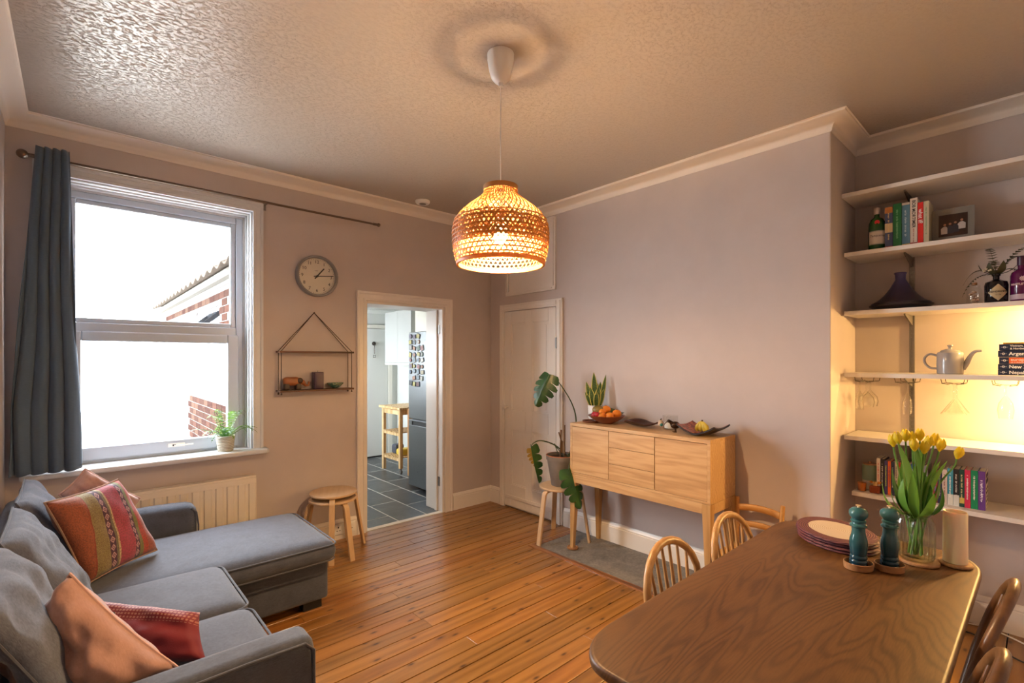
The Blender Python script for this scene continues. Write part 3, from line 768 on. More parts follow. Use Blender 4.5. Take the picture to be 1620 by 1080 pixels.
MB().rbox(-.028, -.315, .90, -.0205, -.285, .96, .003, 3).build('escutcheon', M['gloss'], d)
MB().box(-.026, -.975, 1.60, -.0205, -.955, 1.70).box(-.026, -.975, .3, -.0205, -.955, .4).build('hinge', M['greymetal'], d, smooth=False)
def frameB(name, ya, yb, za, zb, wd, parent, bottom=False, th=.022):
    q = MB()
    for s, (A, B_) in enumerate((((ya - wd), ya), (yb, yb + wd))):
        wallB_box(q, A, B_, za - (wd if bottom else 0), zb + wd, .0005, th)
        wallB_box(q, A + .018, B_ - .018, za, zb + wd - .018, th, th + .008)
    wallB_box(q, ya, yb, zb, zb + wd, .0005, th); wallB_box(q, ya, yb, zb + .018, zb + wd - .018, th, th + .008)
    if bottom: wallB_box(q, ya, yb, za - wd, za, .0005, th); wallB_box(q, ya, yb, za - wd + .015, za - .015, th, th + .006)
    return q.build(name, M['gloss'], parent, bevel=.003, smooth=False)
frameB('door_frame', y0 - .006, y1 + .006, 0, zt + .006, .07, d)
t = thing('high_cupboard', 'white cupboard built into the wall above the panelled door', 'cupboard', (0, -.605, 2.18))
q = MB(); wallB_box(q, -.30, .30, 0, .60, .0005, .012); q.build('door', M['gloss'], t, bevel=.002, smooth=False)
ff = frameB('frame', -.305, .305, 0, .6, .038, t, True, .018)

# smoke alarm
t = thing('smoke_alarm', 'flat round white smoke alarm on the ceiling near the corner', 'smoke alarm', (-.985, -.245, ZC))
MB().lathe([(.065, -.001), (.065, -.014), (.055, -.026), (1e-4, -.028)], 28).build('cover', M['white'], t)
MB().lathe([(.03, -.0275), (.03, -.031), (1e-4, -.031)], 20).build('vent', M['greymetal'], t)

# ------------------------------------------------------------------ radiator
t = thing('radiator', 'cream panel radiator under the window behind the sofa', 'radiator', (-2.82, -.07, .14))
rmt = plain('cream_radiator_enamel', (.78, .70, .58), .35)
q = MB(); n = 15; W = .52; H = .50
poly = []
for i in range(n):
    x = -W + 2 * W * i / n; ww = 2 * W / n
    poly += [(x, -.022), (x + ww * .26, -.022), (x + ww * .36, -.032), (x + ww * .90, -.032)]
poly += [(W, -.022), (W, .0), (-W, .0)]
def pr(mm, z0, z1):
    mm.prism(poly, z0, z1)
pr(q, .045, H - .04)
q.box(-W, -.028, 0, W, .0, .046).box(-W, -.028, H - .041, W, .0, H)
q.build('panel', rmt, t, bevel=.0, smooth=False)
MB().box(-W - .002, -.022, H, W + .002, .045, H + .012).box(-W - .004, -.02, .01, -W, .045, H).box(W, -.02, .01, W + .004, .045, H).build('top_grille', rmt, t, bevel=.003, smooth=False)
MB().box(-W, .012, .0, W, .03, H - .01).build('back_panel', rmt, t, smooth=False)
for x in (-.3, .3): MB().box(x - .02, .03, .1, x + .02, .068, .4).build('bracket', M['greymetal'], t, smooth=False)
for x in (-W + .03, W - .03): MB().tube([(x, .0, .02), (x, .0, -.139)], .008, 10).build('pipe', M['white'], t)

# ------------------------------------------------------------------ sockets
for i, (x, lab) in enumerate(((-1.66, 'white double socket low on the skirting left of the stools'), (-1.555, 'white socket on the skirting between stools and doorway'))):
    t = thing('wall_socket', lab, 'socket', (x, -.0205, .085))
    MB().rbox(-.042, -.010, -.042, .042, 0, .042, .004, 3).build('face_plate', M['white'], t)
    MB().box(-.004, -.0112, .012, .004, -.0101, .026).box(-.016, -.0112, -.012, -.006, -.0101, -.006).box(.006, -.0112, -.012, .016, -.0101, -.006).build('socket_hole', M['black'], t, smooth=False)

# ------------------------------------------------------------------ clock
t = thing('wall_clock', 'round grey wall clock with black numerals above the hanging shelf', 'clock', (-1.832, 0, 2.17))
ck = MB().lathe([(.165, 0), (.165, .045), (.160, .052), (.150, .052), (.146, .030), (.146, .012)], 64, cap=False).build('rim', plain('grey_clock_rim', (.26, .25, .25), .35, .3), t)
ck.matrix_local = framemat((0, -.001, 0), (1, 0, 0), (0, 0, 1)) 
MB().lathe([(.148, .0), (.148, .016)], 48).build('dial', plain('cream_dial', (.74, .68, .58), .6), t, matrix=framemat((0, -.001, 0), (1, 0, 0), (0, 0, 1)))
blk = plain('black_print', (.02, .018, .016), .6)
for i in range(1, 13):
    a = R(30 * i); r_ = .115
    text(str(i), .036, blk, t, (r_ * math.sin(a), -.0178, r_ * math.cos(a)), (1, 0, 0), (0, 0, 1), name='numeral')
q = MB()
for i in range(60):
    a = R(6 * i); L = .005 if i % 5 else .009
    c_ = Vector((math.sin(a), 0, math.cos(a)))
    q.obox(Vector((0, -.0175, 0)) + c_ * (.140 - L / 2), c_.cross(Vector((0, 1, 0))), (0, 1, 0), c_, .0012, .0004, L / 2)
q.build('minute_marks', blk, t, smooth=False)
for nm, ang, L, wd in (('hour_hand', R(40), .088, .0045), ('minute_hand', R(84), .132, .0035)):
    c_ = Vector((math.sin(ang), 0, math.cos(ang)))
    MB().obox(Vector((0, -.022 if nm[0] == 'h' else -.025, 0)) + c_ * (L / 2 - .014), c_.cross(Vector((0, 1, 0))), (0, 1, 0), c_, wd, .0008, L / 2 + .014).build(nm, blk, t, smooth=False)
MB().lathe([(.008, .0), (.008, .03)], 16).build('hub', blk, t, matrix=framemat((0, -.001, 0), (1, 0, 0), (0, 0, 1)))

cg = MB().lathe([(.147, .040), (1e-4, .041)], 40, cap=False).build('glass', M['wallglass'], t, matrix=framemat((0, -.001, 0), (1, 0, 0), (0, 0, 1)))

# ------------------------------------------------------------------ hanging shelf with cords
t = thing('hanging_shelf', 'two-tier dark wood shelf hung on cords from a nail', 'shelf', (-1.852, 0, 1.25))
dk = wood('dark_walnut', (.045, .018, .008), (.09, .036, .015), (.15, .06, .026), 'X', 2, .5, 5)
MB().box(-.29, -.115, -.0, .29, -.01, .014).build('shelf_board', dk, t, bevel=.002, smooth=False)
MB().box(-.29, -.115, .300, .29, -.01, .314).build('shelf_board', dk, t, bevel=.002, smooth=False)
cord = plain('brown_cord', (.05, .025, .018), .8)
for s in (-1, 1):
    for yy in (-.10, -.025):
        MB().tube([(0, -.012, .625), (s * .275, yy, .314), (s * .275, yy, -.012)], .0028, 6).sphere((s * .275, yy, -.014), .007, 8).build('cord', cord, t)
MB().tube([(0, .0, .622), (0, -.02, .628)], .004, 8).build('nail', M['steel'], t)
# wooden elephant-like ornament, candle, shell dish
t = thing('wooden_animal', 'carved two-tone wooden animal figure on the left of the hanging shelf', 'ornament', (-2.03, -.06, 1.2645))
wa = plain('orange_carved_wood', (.30, .10, .03), .35, var=.3, bscale=30); wb = plain('dark_carved_wood', (.04, .018, .01), .4)
MB().rbox(-.075, -.028, .03, .05, .028, .10, .026, 4).build('body', wa, t)
for x in (-.07, .015): MB().rbox(x, -.026, 0, x + .04, .026, .05, .008, 3).build('leg', wb, t)
MB().tube([(.04, 0, .075), (.075, 0, .055), (.095, 0, .03), (.115, 0, .03), (.122, 0, .06)], [.022, .018, .011, .009, .009], 10).build('trunk', wa, t)
MB().sphere((.045, -.024, .07), .022, 12, sy=.4).sphere((.045, .024, .07), .022, 12, sy=.4).build('ear', wb, t)
t = thing('pillar_candle', 'dark purple square candle in the middle of the hanging shelf', 'candle', (-1.842, -.062, 1.2645))
MB().rbox(-.036, -.036, 0, .036, .036, .135, .006, 3).build('wax', plain('dark_purple_wax', (.045, .018, .05), .35), t)
MB().tube([(0, 0, .13), (0, 0, .145)], .0015, 6).build('wick', blk, t)
def abalone():
    t_ = NT('abalone'); n = t_.noise(t_.coords(), 40, 4, .6, 2)
    t_.base(t_.ramp(n, [(.3, (.02, .03, .05)), (.45, (.05, .22, .20)), (.6, (.45, .50, .35)), (.72, (.10, .08, .20))])); t_.set(Roughness=.2, Metallic=.5); return t_.m
t = thing('shell_dish', 'oval shiny shell dish at the right of the hanging shelf', 'dish', (-1.70, -.062, 1.2645))
MB().lathe([(.012, 0), (.03, .01), (.052, .035), (.056, .045), (.05, .042), (.03, .02), (1e-4, .012)], 28, sx=1.25, sy=.75).build('bowl', abalone(), t)

# ------------------------------------------------------------------ potted fern on the sill
t = thing('potted_fern', 'bright green fern in a wrapped pale basket pot on the windowsill', 'potted plant', (-2.475, 0.01, .8388))
bk = NT('woven_basket'); wv = bk.add('ShaderNodeTexWave', wave_type='BANDS', bands_direction='Z'); wv.inputs['Scale'].default_value = 28; wv.inputs['Distortion'].default_value = 3
bk.link(bk.coords(), wv.inputs['Vector']); bk.base(bk.ramp(wv.outputs['Fac'], [(.2, (.42, .34, .24)), (.7, (.72, .66, .55))])); bk.bump(wv.outputs['Fac'], .8, .006); bk.set(Roughness=.8)
MB().lathe([(.048, 0), (.050, .005), (.060, .10), (.062, .108), (.058, .11), (.055, .09)], 28).build('pot', bk.m, t)
MB().lathe([(.055, .088), (1e-4, .09)], 20, cap=False).build('soil', M['soil'], t)
fern = translucent('fern_green', (.11, .22, .020), .4, .5); fernd = translucent('fern_dark_green', (.035, .11, .02), .3, .5)
def frond(start, az, L, rise, droop, wmax, n=15):
    q = MB(); pts = []
    for i in range(n + 1):
        s = i / n
        r_ = L * s * (1 - .15 * s)
        z = rise * math.sin(s * PI * .62) - droop * s ** 2.4
        pts.append(Vector(start) + Vector((math.cos(az) * r_, math.sin(az) * r_, z)))
    q.tube(pts, [.0013 * (1 - .6 * i / n) for i in range(n + 1)], 4)
    side = Vector((-math.sin(az), math.cos(az), 0))
    for i in range(1, n):
        s = i / n; wl = wmax * math.sin(PI * min(1, s * .85 + .12)) ; tdir = (pts[i + 1] - pts[i - 1]).normalized(); hw = L / n * .38
        for sg in (-1, 1):
            p = pts[i]; tip = p + side * sg * wl + tdir * wl * .35 - Vector((0, 0, wl * .18))
            q.add([p - tdir * hw, p + tdir * hw, p.lerp(tip, .6) + tdir * hw * .8, tip, p.lerp(tip, .6) - tdir * hw * .6], [(0, 1, 2, 3, 4)])
    return q
rf_ = random.Random(5)
for i in range(36):
    az = i * 2.399 + rf_.uniform(-.2, .2); ring = i / 36
    L = rf_.uniform(.14, .23) * (1.1 if ring > .4 else .7); rise = (.19 if ring < .4 else .10) + rf_.uniform(-.02, .03)
    if math.sin(az) > .2: L = min(L, .085)
    if math.cos(az) > .3 and math.sin(az) > -.3: L = min(L, .15)
    droop = .02 + (.05 if ring > .5 else 0)
    frond((.012 * math.cos(az), .012 * math.sin(az), .09), az, L, rise, droop, .022).build('frond', fern if rf_.random() < .65 else fernd, t, smooth=False)
frond((0, 0, .09), PI * .85, .06, .20, 0.0, .016).build('frond', fern, t, smooth=False)

# ------------------------------------------------------------------ pendant lamp
PX, PY = -1.822, -2.282
t = thing('pendant_lamp', 'woven bamboo pendant lamp hanging on a white cord from the ceiling', 'pendant lamp', (PX, PY, 1.939))
zc = ZC - 1.939
MB().lathe([(.010, zc - .150), (.012, zc - .135), (.030, zc - .128), (.044, zc - .110), (.055, zc - .07), (.061, zc - .03), (.062, zc - .001)], 36).build('ceiling_rose', M['white'], t)
MB().tube([(0, 0, zc - .145), (0, 0, .20)], .0032, 8).build('cord', M['white'], t)
MB().lathe([(.018, .15), (.020, .19), (.020, .23), (.008, .235)], 20).build('lamp_holder', M['white'], t)
MB().sphere((0, 0, .125), .031, 20).lathe([(.02, .14), (.014, .165)], 16, cap=False).build('bulb', emit('bulb_glow', (1.0, .63, .31), PENDANT_W), t)
prof = [(0, .2), (.03, .209), (.06, .215), (.1, .2205), (.15, .2215), (.19, .214), (.23, .188), (.26, .155), (.285, .122), (.305, .096), (.32, .082), (.335, .0755), (.352, .074)]
def pr_(z):
    for (a, ra), (b_, rb) in zip(prof[:-1], prof[1:]):
        if z <= b_: 
            k_ = (z - a) / (b_ - a); return ra + (rb - ra) * k_
    return prof[-1][1]
bam = translucent('bamboo_strip', (.50, .23, .055), .30, .5); bamd = translucent('bamboo_rim', (.40, .19, .05), .15, .45); baml = translucent('bamboo_lining', (.48, .27, .085), .30, .5)
def helix(q, a0, dirn, turns, z0, z1, off, wdt, n=26, th=.0010):
    V = []
    for i in range(n + 1):
        s = i / n; z = z0 + (z1 - z0) * s; r_ = pr_(z) + off; a = a0 + dirn * turns * s
        er = Vector((math.cos(a), math.sin(a), 0)); et = Vector((-math.sin(a), math.cos(a), 0))
        p = Vector((r_ * math.cos(a), r_ * math.sin(a), z)); k_ = wdt * (.45 + .55 * min(1, r_ / .2))
        V += [p - et * k_ - er * th, p + et * k_ - er * th, p + et * k_ + er * th, p - et * k_ + er * th]
    F = []
    for i in range(n):
        for e in range(4): F.append((i * 4 + e, i * 4 + (e + 1) % 4, i * 4 + 4 + (e + 1) % 4, i * 4 + 4 + e))
    q.add(V, F)
q = MB(); N = 56
for i in range(N):
    helix(q, 2 * PI * i / N, 1, 1.15, .004, .346, .0012, .0024)
    helix(q, 2 * PI * (i + .5) / N, -1, 1.15, .004, .346, -.0012, .0024)
o = q.build('weave', bam, t, smooth=False); o['kind'] = 'stuff'
q = MB()
for z in [.020 + .0195 * k_ for k_ in range(10)]:
    r_ = pr_(z)
    q.lathe([(r_ + .0028, z - .0028), (r_ + .0042, z - .0028), (r_ + .0042, z + .0028), (r_ + .0028, z + .0028), (r_ + .0028, z - .0028)], 64, cap=False)
o = q.build('hoop_strips', bam, t, smooth=False); o['kind'] = 'stuff'
# dense inner lining
q = MB(); N = 60
for i in range(N):
    helix(q, 2 * PI * i / N, 1, .40, .09, .20, -.022, .0046, 14); helix(q, 2 * PI * (i + .5) / N, -1, .40, .09, .20, -.024, .0046, 14)
for z in [.100 + .022 * k_ for k_ in range(5)]:
    r_ = pr_(z) - .026
    q.lathe([(r_, z - .004), (r_ + .001, z - .004), (r_ + .001, z + .004), (r_, z + .004), (r_, z - .004)], 64, cap=False)
o = q.build('inner_lining', baml, t, smooth=False); o['kind'] = 'stuff'
MB().lathe([(.194, -.006), (.204, -.006), (.206, .006), (.200, .014), (.195, .012), (.194, -.006)], 72, cap=False).build('bottom_rim', bam, t)
MB().lathe([(.070, .338), (.0795, .338), (.080, .360), (.072, .362), (.070, .338)], 48, cap=False).build('top_collar', bamd, t)
q = MB()
for i in range(18):
    a = 2 * PI * i / 18; er = Vector((math.cos(a), math.sin(a), 0)); et = Vector((-math.sin(a), math.cos(a), 0))
    q.obox(Vector((0, 0, .343)) + er * .040, er, et, (0, 0, 1), .032, .0052, .0007)
q.build('top_light_baffle', bamd, t, smooth=False)  # bars added across the top opening to thin the lamplight on the ceiling
q = MB()
for a in (0, 2.09, 4.19): q.tube([(0, 0, .205), (.072 * math.cos(a), .072 * math.sin(a), .345)], .0015, 6)
q.build('spider_frame', M['steel'], t)

# ------------------------------------------------------------------ stools
def make_stool(name, label, rz, loc, H=.45, rad=.175, group=None, leg_r=.245):
    t = thing(name, label, 'stool', loc, rz, group)
    MB().lathe([(rad - .006, H - .018), (rad, H - .014), (rad, H - .004), (rad - .004, H)], 48).build('seat', M['birchtop'], t)
    for k_ in range(3):
        a = 2 * PI * k_ / 3; c_, s_ = math.cos(a), math.sin(a)
        path = [(rad * .35, H - .025)] + [(rad - .035 + .045 * math.sin(R(b_)), H - .07 + .045 * math.cos(R(b_))) for b_ in (0, 25, 50, 75, 88)] + [(leg_r - .0, 0.004)]
        V = []; wl = .020; n = len(path)
        P2 = [Vector((p[0], p[1])) for p in path]
        for i, p in enumerate(P2):
            tg = (P2[min(i + 1, n - 1)] - P2[max(i - 1, 0)]).normalized(); nn = Vector((-tg.y, tg.x)) * .009
            for (w_, sg) in ((-wl, 1), (wl, 1), (wl, -1), (-wl, -1)):
                rr_ = p.x + nn.x * sg; zz = p.y + nn.y * sg
                if i == n - 1: zz = 0.0
                V.append((c_ * rr_ - s_ * w_, s_ * rr_ + c_ * w_, zz))
        F = [(i * 4 + e, i * 4 + (e + 1) % 4, i * 4 + 4 + (e + 1) % 4, i * 4 + 4 + e) for i in range(n - 1) for e in range(4)] + [(3, 2, 1, 0), tuple(range(4 * n - 4, 4 * n))]
        MB().add(V, F).build('leg', M['birch'], t, bevel=.002, angle=30)
    return t
make_stool('round_stool', 'round birch stool at the bottom of the stack beside the doorway', R(-80), (-1.795, -.252, 0), .428, leg_r=.258)
make_stool('round_stool', 'round birch stool stacked on top, beside the doorway', R(-115), (-1.79, -.250, .0), .475, leg_r=.258)
make_stool('round_stool', 'round birch stool carrying the big potted monstera', R(177), (-.272, -1.245, 0), .45)

# ------------------------------------------------------------------ sideboard
SX, SY0, SY1 = -.375, -2.582, -1.442
t = thing('sideboard', 'light oak sideboard with two doors and three drawers on tapered legs', 'sideboard', ((SX - .02) / 2, (SY0 + SY1) / 2, 0))
hx = (-.02 - SX) / 2; hy = (SY1 - SY0) / 2
q = MB().box(-hx, -hy, .975, hx, hy, 1.0).box(-hx, -hy, .60, hx, -hy + .02, .975).box(-hx, hy - .02, .60, hx, hy, .975).box(-hx, -hy + .02, .60, hx, hy - .02, .615).box(hx - .01, -hy + .02, .615, hx, hy - .02, .975)
yc = (SY0 + SY1) / 2; d1 = -1.812 - yc; d2 = -2.194 - yc
for yy in (d1, d2): q.box(-hx + .02, yy - .008, .615, hx - .01, yy + .008, .975)
q.build('carcass', M['oak'], t, bevel=.0015, smooth=False)
MB().box(-hx + .001, hy - .0205, .617, -hx + .019, d1 + .0015, .972).build('door', M['oak'], t, bevel=.001, smooth=False)
MB().box(-hx + .001, d2 - .0025, .617, -hx + .019, -hy + .0205, .972).build('door', M['oak'], t, bevel=.001, smooth=False)
for za, zb in ((.617, .733), (.736, .853), (.856, .972)):
    MB().box(-hx + .001, d1 - .0015, za, -hx + .019, d2 + .0025, zb).build('drawer', M['oak'], t, bevel=.001, smooth=False)
MB().box(-hx + .0005, -hy + .054, .535, -hx + .022, hy - .054, .599).build('apron', M['oak'], t, bevel=.001, smooth=False)
MB().box(hx - .022, -hy + .054, .535, hx - .002, hy - .054, .599).build('apron', M['oak'], t, bevel=.001, smooth=False)
for yy in (-hy + .0005, hy - .0205): MB().box(-hx + .054, yy, .535, hx - .054, yy + .02, .599).build('apron', M['oak'], t, bevel=.001, smooth=False)
for sx in (-1, 1):
    for sy in (-1, 1):
        xo, yo = sx * hx, sy * hy
        V = []
        for z, wd in ((.598, .055), (.5, .052), (.0, .028)):
            xi, yi = xo - sx * wd, yo - sy * wd
            V += [(xo, yo, z), (xi, yo, z), (xi, yi, z), (xo, yi, z)]
        z0 = .016 if (sx < 0 and sy > 0) else .0045
        V = [(a, b_, max(c_, z0)) for a, b_, c_ in V]
        F = [(i * 4 + e, i * 4 + (e + 1) % 4, i * 4 + 4 + (e + 1) % 4, i * 4 + 4 + e) for i in range(2) for e in range(4)] + [(3, 2, 1, 0), (8, 9, 10, 11)]
        MB().add(V, F).build('leg', M['oakz'], t, bevel=.002, smooth=False)
tag(MB().lathe([(.040, 0), (.045, .004), (.045, .014), (.040, .016), (.036, .0115)], 28).build('caster_cup', M['coaster'], loc=(SX + .014, SY1 - .014, .0045)), 'round wooden caster cup under the sideboard front leg', 'caster cup')

# ---- things on the sideboard (top at z = 1.0)
T = 1.0005
t = thing('snake_plant', 'yellow-edged snake plant in a white ribbed pot on the sideboard', 'potted plant', (-.115, -1.490, T))
MB().lathe([(.050, 0), (.052, .015)] + [(.056 + .0016 * (i % 2) + i * .0006, .018 + i * .0095) for i in range(11)] + [(.063, .125), (.057, .123), (.055, .10)], 32).build('pot', M['white'], t)
MB().lathe([(.056, .112), (1e-4, .114)], 20, cap=False).build('soil', M['soil'], t)
gl_ = NT('snake_leaf'); ux = gl_.add('ShaderNodeUVMap'); gl_.base((.045, .11, .025)); gl_.set(Roughness=.4)
sn_n = gl_.noise(gl_.coords((6, 6, 30)), 6, 3); gl_.base(gl_.ramp(sn_n, [(.35, (.03, .08, .02)), (.65, (.09, .18, .05))]))
yl_ = plain('snake_leaf_edge', (.55, .52, .12), .45)
def blade(q, base, tip, w_, bend, n=8, nrm=None):
    base = Vector(base); tip = Vector(tip); ax = (tip - base)
    sd_ = Vector(nrm) if nrm else Vector((-ax.y, ax.x, 0)); sd_ = (sd_ - ax.normalized() * sd_.dot(ax.normalized()))
    if sd_.length < 1e-4: sd_ = Vector((1, 0, 0))
    sd_.normalize(); out = sd_.cross(ax.normalized())
    V = []
    for i in range(n + 1):
        s = i / n; w = w_ * (0.62 + 1.1 * s - 1.72 * s ** 3.0) if s < 1 else 0
        w = max(w, .0004)
        p = base + ax * s + out * bend * math.sin(PI * s)
        for f in (-1, -.72, 0, .72, 1): V.append(p + sd_ * w * f + out * (.18 * w * abs(f)))
    for i in range(n):
        for k_ in range(4): q.add([V[i * 5 + k_], V[i * 5 + k_ + 1], V[i * 5 + 5 + k_ + 1], V[i * 5 + 5 + k_]], [(0, 1, 2, 3)], 1 if k_ in (0, 3) else 0)
rr = random.Random(9)
cr = (.67, -.743)  # horizontal direction roughly across the view is (.743,-.67)
for dx_, h_, w_, dep in ((-.015, .215, .020, 0), (-.075, .155, .018, .01), (.085, .20, .014, .0), (.045, .155, .019, .02), (-.045, .12, .017, -.02), (.02, .13, .018, -.025), (-.085, .09, .013, .0), (.025, .145, .012, .03), (.065, .11, .015, -.02), (0, .10, .017, -.03)):
    q = MB(); rt_ = Vector((.743, -.67, 0)); fw_ = Vector((.67, .743, 0))
    blade(q, rt_ * dx_ * .35 + fw_ * dep * .6 + Vector((0, 0, .105)), rt_ * dx_ + fw_ * dep + Vector((0, 0, .115 + h_ * 1.3)), w_ * 1.45, .012, nrm=rt_)
    o = q.build('leaf', [gl_.m, yl_], t, merge=True); o.modifiers.new('thick', 'SOLIDIFY').thickness = .002
# fruit bowl
t = thing('fruit_bowl', 'reddish wooden bowl heaped with fruit next to the snake plant', 'bowl', (-.20, -1.665, T))
MB().lathe([(.045, 0), (.05, .004), (.10, .028), (.145, .062), (.142, .065), (.095, .035), (.045, .012), (1e-4, .010)], 40).build('bowl', plain('red_brown_bowl', (.22, .055, .02), .3, var=.3, bscale=20), t)
orange = plain('orange_peel', (.85, .26, .015), .45, bump=.3, bscale=250); red = plain('red_fruit', (.45, .02, .03), .3, var=.2)
mango = plain('mango_skin', (.24, .17, .04), .35, var=.6, bscale=12)
rt_ = Vector((.743, -.67, 0)); fw_ = Vector((.67, .743, 0))
fr_n = 0
for (a, b_, z, r_, mt, nm, lab) in (
    (-.05, -.055, .062, .034, orange, 'orange', 'whole orange at the left front of the fruit bowl'),
    (.012, -.065, .062, .034, orange, 'orange', 'orange in the middle front of the fruit bowl'),
    (.072, -.035, .078, .036, orange, 'orange', 'large orange at the right front of the fruit bowl'),
    (.0, .02, .105, .035, orange, 'orange', 'orange on top of the pile in the fruit bowl'),
    (-.035, -.01, .088, .028, orange, 'orange', 'small orange half hidden behind the mango'),
    (.045, .035, .085, .033, plain('green_brown_fruit', (.12, .13, .03), .4), 'avocado', 'dark green avocado between the oranges in the bowl'),
    (-.095, -.015, .068, .028, red, 'apple', 'small red apple at the left rim of the bowl'),
    (-.083, -.055, .075, .023, red, 'plum', 'red plum in front of the red apple in the bowl')):
    p = rt_ * a + fw_ * b_
    o = tag(MB().sphere((0, 0, 0), r_, 20, sz=.92).build(nm, mt, loc=(-.20 + p.x, -1.665 + p.y, T + z)), lab, 'fruit')
    MB().tube([(0, 0, r_ * .90), (0, 0, r_ * .98)], .0025, 6).build('stalk', plain('stalk', (.08, .07, .02), .7) if fr_n == 0 else bpy.data.materials['stalk'], o); fr_n += 1
p = rt_ * -.055 + fw_ * .03
o = tag(MB().sphere((0, 0, 0), .04, 20, sx=1.3, sz=.95).build('mango', mango, loc=(-.20 + p.x, -1.665 + p.y, T + .098), rot=(0, .2, R(-45))), 'mottled green and red mango on top at the left of the bowl', 'fruit')
t = thing('patterned_saucer', 'small dark patterned saucer resting on the right rim of the fruit bowl', 'saucer', (-.20 + .095 * .743, -1.665 - .095 * .67, T + .070))
MB().lathe([(.02, 0), (.042, .014), (.040, .016), (1e-4, .004)], 24).build('dish', abalone(), t)
tag(MB().lathe([(.056, 0), (.064, .002), (.066, .016), (.06, .016), (.058, .004), (1e-4, .003)], 24).build('plant_saucer', plain('brown_saucer', (.16, .05, .02), .35), loc=(-.235, -1.535, T)), 'small brown dish at the left edge of the sideboard', 'dish')
# leaf shaped wooden bowl
def leafbowl(u_, v_):
    a = 2 * PI * u_; e = 1 + .10 * math.sin(5 * a + 1); r_ = v_
    x = .075 * r_ * math.cos(a) * e; y_ = .125 * r_ * math.sin(a) * (1 + .15 * abs(math.sin(a)))
    return (x, y_, .006 + .046 * r_ ** 2 * (.75 + .25 * math.sin(3 * a)))
o = MB().grid(leafbowl, 40, 8, closeu=True).build('leaf_bowl', plain('dark_carved_bowl', (.055, .018, .012), .28, var=.4, bscale=18, bump=.2), loc=(-.19, -1.975, T), rot=(0, 0, R(6)))
o.modifiers.new('thick', 'SOLIDIFY').thickness = .006
tag(o, 'dark carved leaf-shaped wooden bowl on the middle of the sideboard', 'bowl')
# glass jar with candle, small painted bird glass, kiwi figure
t = thing('glass_jar', 'wide clear glass tumbler near the back of the sideboard', 'glass', (-.13, -2.17, T))
MB().lathe([(.045, 0), (.050, .004), (.052, .10), (.050, .10), (.047, .010), (1e-4, .008)], 36).build('tumbler', M['glass'], t)
MB().lathe([(.040, .011), (.040, .05), (1e-4, .05)], 24).build('wax', plain('white_wax', (.75, .70, .62), .4), t)
t = thing('egg_cup_ornament', 'tiny glass cup with a painted chick, left of the kiwi figure', 'ornament', (-.25, -2.165, T))
MB().lathe([(.020, 0), (.020, .003), (.004, .008), (.004, .022), (.020, .040), (.020, .042), (.016, .036), (1e-4, .024)], 24).build('cup', M['glass'], t)
MB().sphere((0, 0, .055), .018, 14, sz=1.25).build('body', plain('painted_teal', (.55, .42, .30), .4, var=.5, bscale=60), t)
MB().sphere((-.006, -.010, .045), .0125, 10).build('wing', plain('teal_paint', (.02, .16, .13), .4), t)
MB().tube([(0, 0, .074), (.004, -.004, .09)], [.006, .001], 8).build('crest', M['black'], t)
t = thing('kiwi_figure', 'small dark metal kiwi bird figure beside the orange bowl', 'figurine', (-.225, -2.262, T), R(-42))
kb = plain('bronze_bird', (.05, .026, .015), .35, .6)
MB().sphere((.0, 0, .048), .027, 16, sx=1.2, sz=.95).tube([(-.02, 0, .058), (-.036, 0, .074), (-.044, 0, .078)], [.016, .010, .010], 10).sphere((-.044, 0, .076), .012, 10).build('body', kb, t)
MB().tube([(-.050, 0, .077), (-.064, 0, .066), (-.078, 0, .048)], [.004, .0025, .001], 8).build('beak', kb, t)
for s in (-1, 1): MB().tube([(.002, s * .008, .028), (.002, s * .010, .003)], .003, 6).tube([(.006, s * .010, .002), (-.016, s * .012, .002)], .0025, 6).build('leg', kb, t)
# curved square bowl with bananas
t = thing('curved_platter', 'upcurved dark platter with a mottled red inside on the sideboard end', 'platter', (-.19, -2.44, T))
def plat(u_, v_):
    a, b_ = (u_ - .5) * 2, (v_ - .5) * 2
    return (b_ * .115 * (1 - .05 * a * a), a * .128, .008 + .052 * abs(a) ** 1.6 + .014 * b_ * b_)
pm_ = NT('mottled_red'); n_ = pm_.noise(pm_.coords(), 45, 5, .7); pm_.base(pm_.ramp(n_, [(.35, (.03, .01, .01)), (.5, (.28, .05, .025)), (.62, (.50, .13, .05))])); pm_.set(Roughness=.35)
o = MB().grid(plat, 20, 12).build('inner_surface', pm_.m, t)
def plat2(u_, v_):
    p = plat(u_, v_); return (p[0] * 1.01, p[1] * 1.01, p[2] - .001)
o = MB().grid(plat2, 20, 12).build('shell', plain('dark_platter', (.018, .010, .010), .3), t)
s_ = o.modifiers.new('thick', 'SOLIDIFY'); s_.thickness = .010; s_.offset = -1 if False else 1
ban = plain('banana_skin', (.62, .48, .05), .45, var=.25, bscale=10)
t2 = thing('banana_bunch', 'short bunch of yellow bananas standing in the curved platter', 'fruit', (-.185, -2.43, T + .008))
for k_, a in enumerate((-.7, -.1, .5, 1.0)):
    c_, s_ = math.sin(a) , -math.cos(a) * .2
    MB().tube([(0, 0, .078), (.0 + s_ * .012, -c_ * .018, .066), (s_ * .02, -c_ * .040, .045), (s_ * .02, -c_ * .048, .022), (s_ * .02, -c_ * .040, .010)], [.005, .011, .016, .014, .004], 10).build('banana', ban, t2)
MB().tube([(0, 0, .072), (0, -.006, .088)], [.006, .005], 8).build('stem', plain('brown_stem', (.10, .05, .02), .7), t2)

